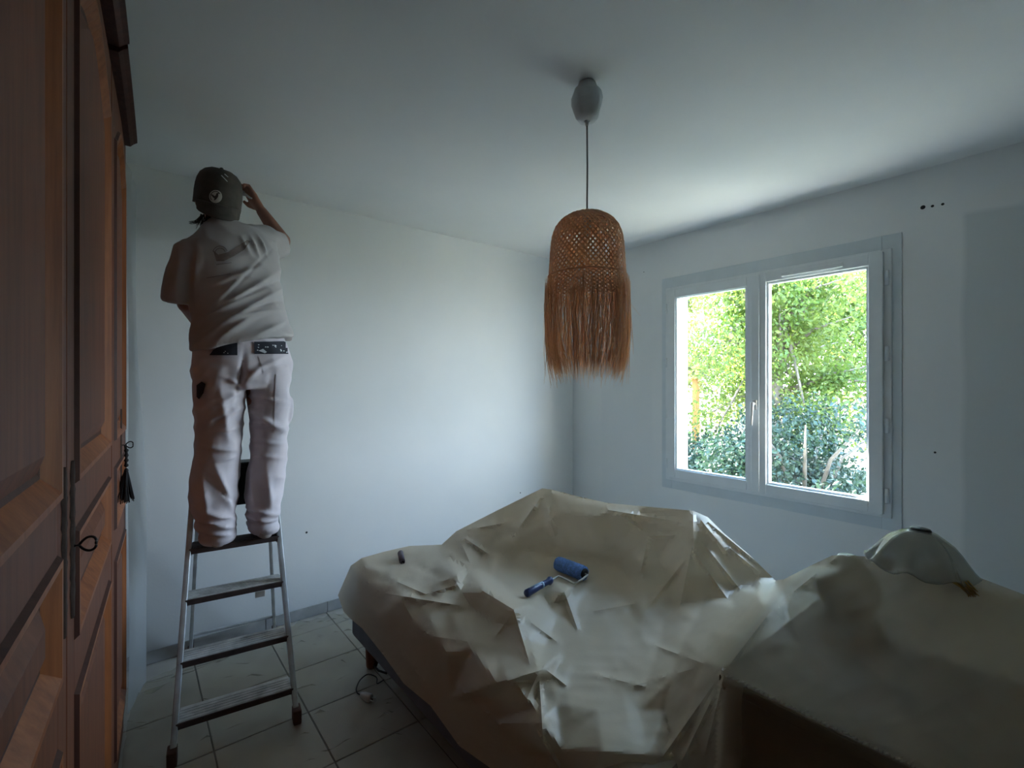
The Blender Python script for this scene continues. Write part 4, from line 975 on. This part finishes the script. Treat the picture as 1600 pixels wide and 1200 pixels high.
# ---------------------------------------------------------------- things lying about
def roller():
    a, b = onsheet(873, 891, .030), onsheet(912, 908, .034)        # sleeve axis
    a = a.lerp(b, -.05); ax = (b-a).normalized(); L = .165; b = a+ax*L; R_ = .031
    r = empty('paint_roller', a); tag(r, 'blue paint roller lying on the sheet', 'roller')
    bm = bmesh.new(); N_ = 34; side = ax.orthogonal()
    loft(bm, [(a, R_*.55, R_*.55), (a+ax*.002, R_*.9, R_*.9)]+[(a+ax*(.006+(L-.012)*k/14), R_, R_) for k in range(15)]+[(b-ax*.002, R_*.93, R_*.93), (b, R_*.6, R_*.6)], side, N_)
    for v in bm.verts:
        d = v.co-(a+ax*((v.co-a).dot(ax))); v.co += d.normalized()*random.uniform(-.0012, .0016)
    from_bm('sleeve', bm, M['blue'], r, True, True)
    bm = bmesh.new(); loft(bm, [(b-ax*.002, R_*.72, R_*.72), (b+ax*.003, R_*.70, R_*.70), (b+ax*.004, R_*.3, R_*.3)], side, 24); from_bm('end_cap', bm, M['blkpl'], r, True, True)
    h0, h1 = onsheet(822, 934, .016), onsheet(861, 913, .018)
    ff = b+ax*.018; g = onsheet(898, 918, .016); g2 = onsheet(873, 906, .017)
    bm = bmesh.new(); tube(bm, [b-ax*.01, ff, ff.lerp(g, .5)+ax*.004, g, g2, h1.lerp(g2, .35), h1], .0042, 10); from_bm('rod', bm, M['steel'], r, True, True)
    ha = (h1-h0).normalized(); bm = bmesh.new()
    loft(bm, [(h0, .012, .012), (h0+ha*.004, .0155, .014), (h0.lerp(h1, .3), .015, .013), (h0.lerp(h1, .6), .013, .011), (h0.lerp(h1, .85), .012, .011), (h0.lerp(h1, .93), .018, .014), (h1, .015, .012)], Vector((0, 0, 1)), 16)
    from_bm('grip', bm, M['navy'], r, True, True)
    bm = bmesh.new(); u = Vector((0, 0, 1))
    loft(bm, [(h0.lerp(h1, .12)+u*.0125, .004, .005), (h0.lerp(h1, .5)+u*.0115, .004, .005), (h0.lerp(h1, .62)+u*.011, .003, .004)], Vector((0, 0, 1)), 8)
    loft(bm, [(h0.lerp(h1, .58), .0142, .0122), (h0.lerp(h1, .64), .0140, .012)], Vector((0, 0, 1)), 16); from_bm('inlay', bm, M['grip'], r, True, True)
roller()
def paperroll():
    a, b = onsheet(629, 882, .010), onsheet(624, 862, .012); d = (b-a); d.z = 0; d = d.normalized(); a = a.lerp(b, .05); b = a+d*.085+Vector((0, 0, .012))
    bm = bmesh.new(); s = d.cross(Vector((0, 0, 1))); V = []; n = 26
    rings = []
    for p in (a, b):
        rg = []
        for k in range(n):
            th = k/n*2*PI*1.6; rr = .006+.0062*k/n; rg.append(bm.verts.new(p+s*(rr*math.cos(th)*1.1)+Vector((0, 0, 1.25))*(rr*math.sin(th))))
        rings.append(rg)
    for k in range(n-1): bm.faces.new((rings[0][k], rings[0][k+1], rings[1][k+1], rings[1][k]))
    tail = [bm.verts.new(q.co+s*.016+Vector((0, 0, .012))) for q in (rings[0][-1], rings[1][-1])]
    bm.faces.new((rings[0][-1], tail[0], tail[1], rings[1][-1]))
    o = from_bm('sanding_paper_roll', bm, M['roll'], None, True); m = o.modifiers.new('t', 'SOLIDIFY'); m.thickness = .0022
    tag(o, 'small mauve-grey curled roll lying on the sheet at the bed corner', 'roll')
paperroll()
def cable():
    r = empty('power_cable', at(575, 1085, Z=.01)); tag(r, 'thin dark cable with pale plug on the floor by the bed leg', 'cable')
    q = lambda x, y, z: at(x, y, Z=z)
    bm = bmesh.new(); pts = [q(600, 1062, .05), q(588, 1070, .02), q(590, 1058, .016), q(575, 1052, .014), q(562, 1062, .012), q(556, 1076, .012), q(558, 1084, .014), q(566, 1086, .016)]
    sm = []
    for i in range(len(pts)-1):
        for k in range(4): sm.append(pts[i].lerp(pts[i+1], k/4))
    sm.append(pts[-1])
    for _ in range(2): sm = [sm[0]]+[(sm[i-1]+sm[i]*2+sm[i+1])/4 for i in range(1, len(sm)-1)]+[sm[-1]]
    tube(bm, sm, .0028, 8)
    p2 = [q(596, 1030, .02), q(584, 1040, .018), q(592, 1048, .02), q(604, 1052, .03)]; tube(bm, p2, .005, 8); from_bm('cord', bm, M['black'], r, True, True)
    a, b = q(564, 1085, .022), q(580, 1092, .022); bm = bmesh.new(); loft(bm, [(a, .009, .006), (a.lerp(b, .3), .015, .012), (a.lerp(b, .85), .018, .015), (b, .016, .013)], Vector((0, 0, 1)), 16, True, 3.5); from_bm('plug', bm, M['white'], r, True, True)
    d = (b-a).normalized(); bm = bmesh.new()
    for s in (-1, 1): tube(bm, [b+Vector((s*.006, s*.006, 0)), b+Vector((s*.006, s*.006, 0))+d*.016], .0022, 8)
    from_bm('pin', bm, M['steel'], r, True, True)
cable()
def bowl():
    c = onsheet(1436, 893); c = c+Vector((0, 0, .012)); n = 64
    r = empty('glass_lamp_shade', c); tag(r, 'upturned scalloped clear glass lamp shade on top of the sheet', 'lamp shade')
    prof = [(.016, .080), (.022, .084), (.030, .080), (.042, .072), (.058, .060), (.071, .043), (.081, .024), (.089, .008), (.096, -.003), (.101, -.007)]
    def md(a, z): return 1+(.05*(1-z/.09)+.022)*math.cos(a*2*PI*8) if z < .078 else 1
    tl = Matrix.Translation(c) @ Matrix.Rotation(math.radians(4), 4, Vector((.3, 1, 0)))
    bm = bmesh.new(); lathe(bm, prof, (0, 0, 0), n, md)
    for v in bm.verts:
        rr = math.hypot(v.co.x, v.co.y)
        if rr > .078: v.co.z += .007*math.cos(8*math.atan2(v.co.y, v.co.x))*(rr-.078)/.02
    bm.transform(tl); g = from_bm('glass_bowl', bm, M['frost'], r, True, True); s = g.modifiers.new('t', 'SOLIDIFY'); s.thickness = .0035
    bm = bmesh.new(); lathe(bm, [(.002, .092), (.018, .092), (.021, .088), (.021, .082), (.012, .078)], (0, 0, 0), 24); bm.transform(tl); from_bm('collar', bm, M['iron'], r, True, True)
    # amber strands by the rim
    a0 = onsheet(1482, 907, .012); bm = bmesh.new()
    for k in range(34):
        o0 = Vector((random.gauss(0, .006), random.gauss(0, .006), random.uniform(0, .008)))
        p, q, t_ = onsheet(1478+random.uniform(-3, 5), 906+random.uniform(-2, 2), .012), onsheet(1500+random.uniform(-5, 5), 918+random.uniform(-5, 4), .010), onsheet(1518+random.uniform(-6, 8), 934+random.uniform(-8, 4), .005)
        tube(bm, [p+o0, q+o0, t_+o0*.5], [.0022, .002, .001], 5)
    tag(from_bm('amber_tassel', bm, M['amber'], None, True), 'bundle of amber-yellow strands beside the glass shade', 'tassel')
bowl()
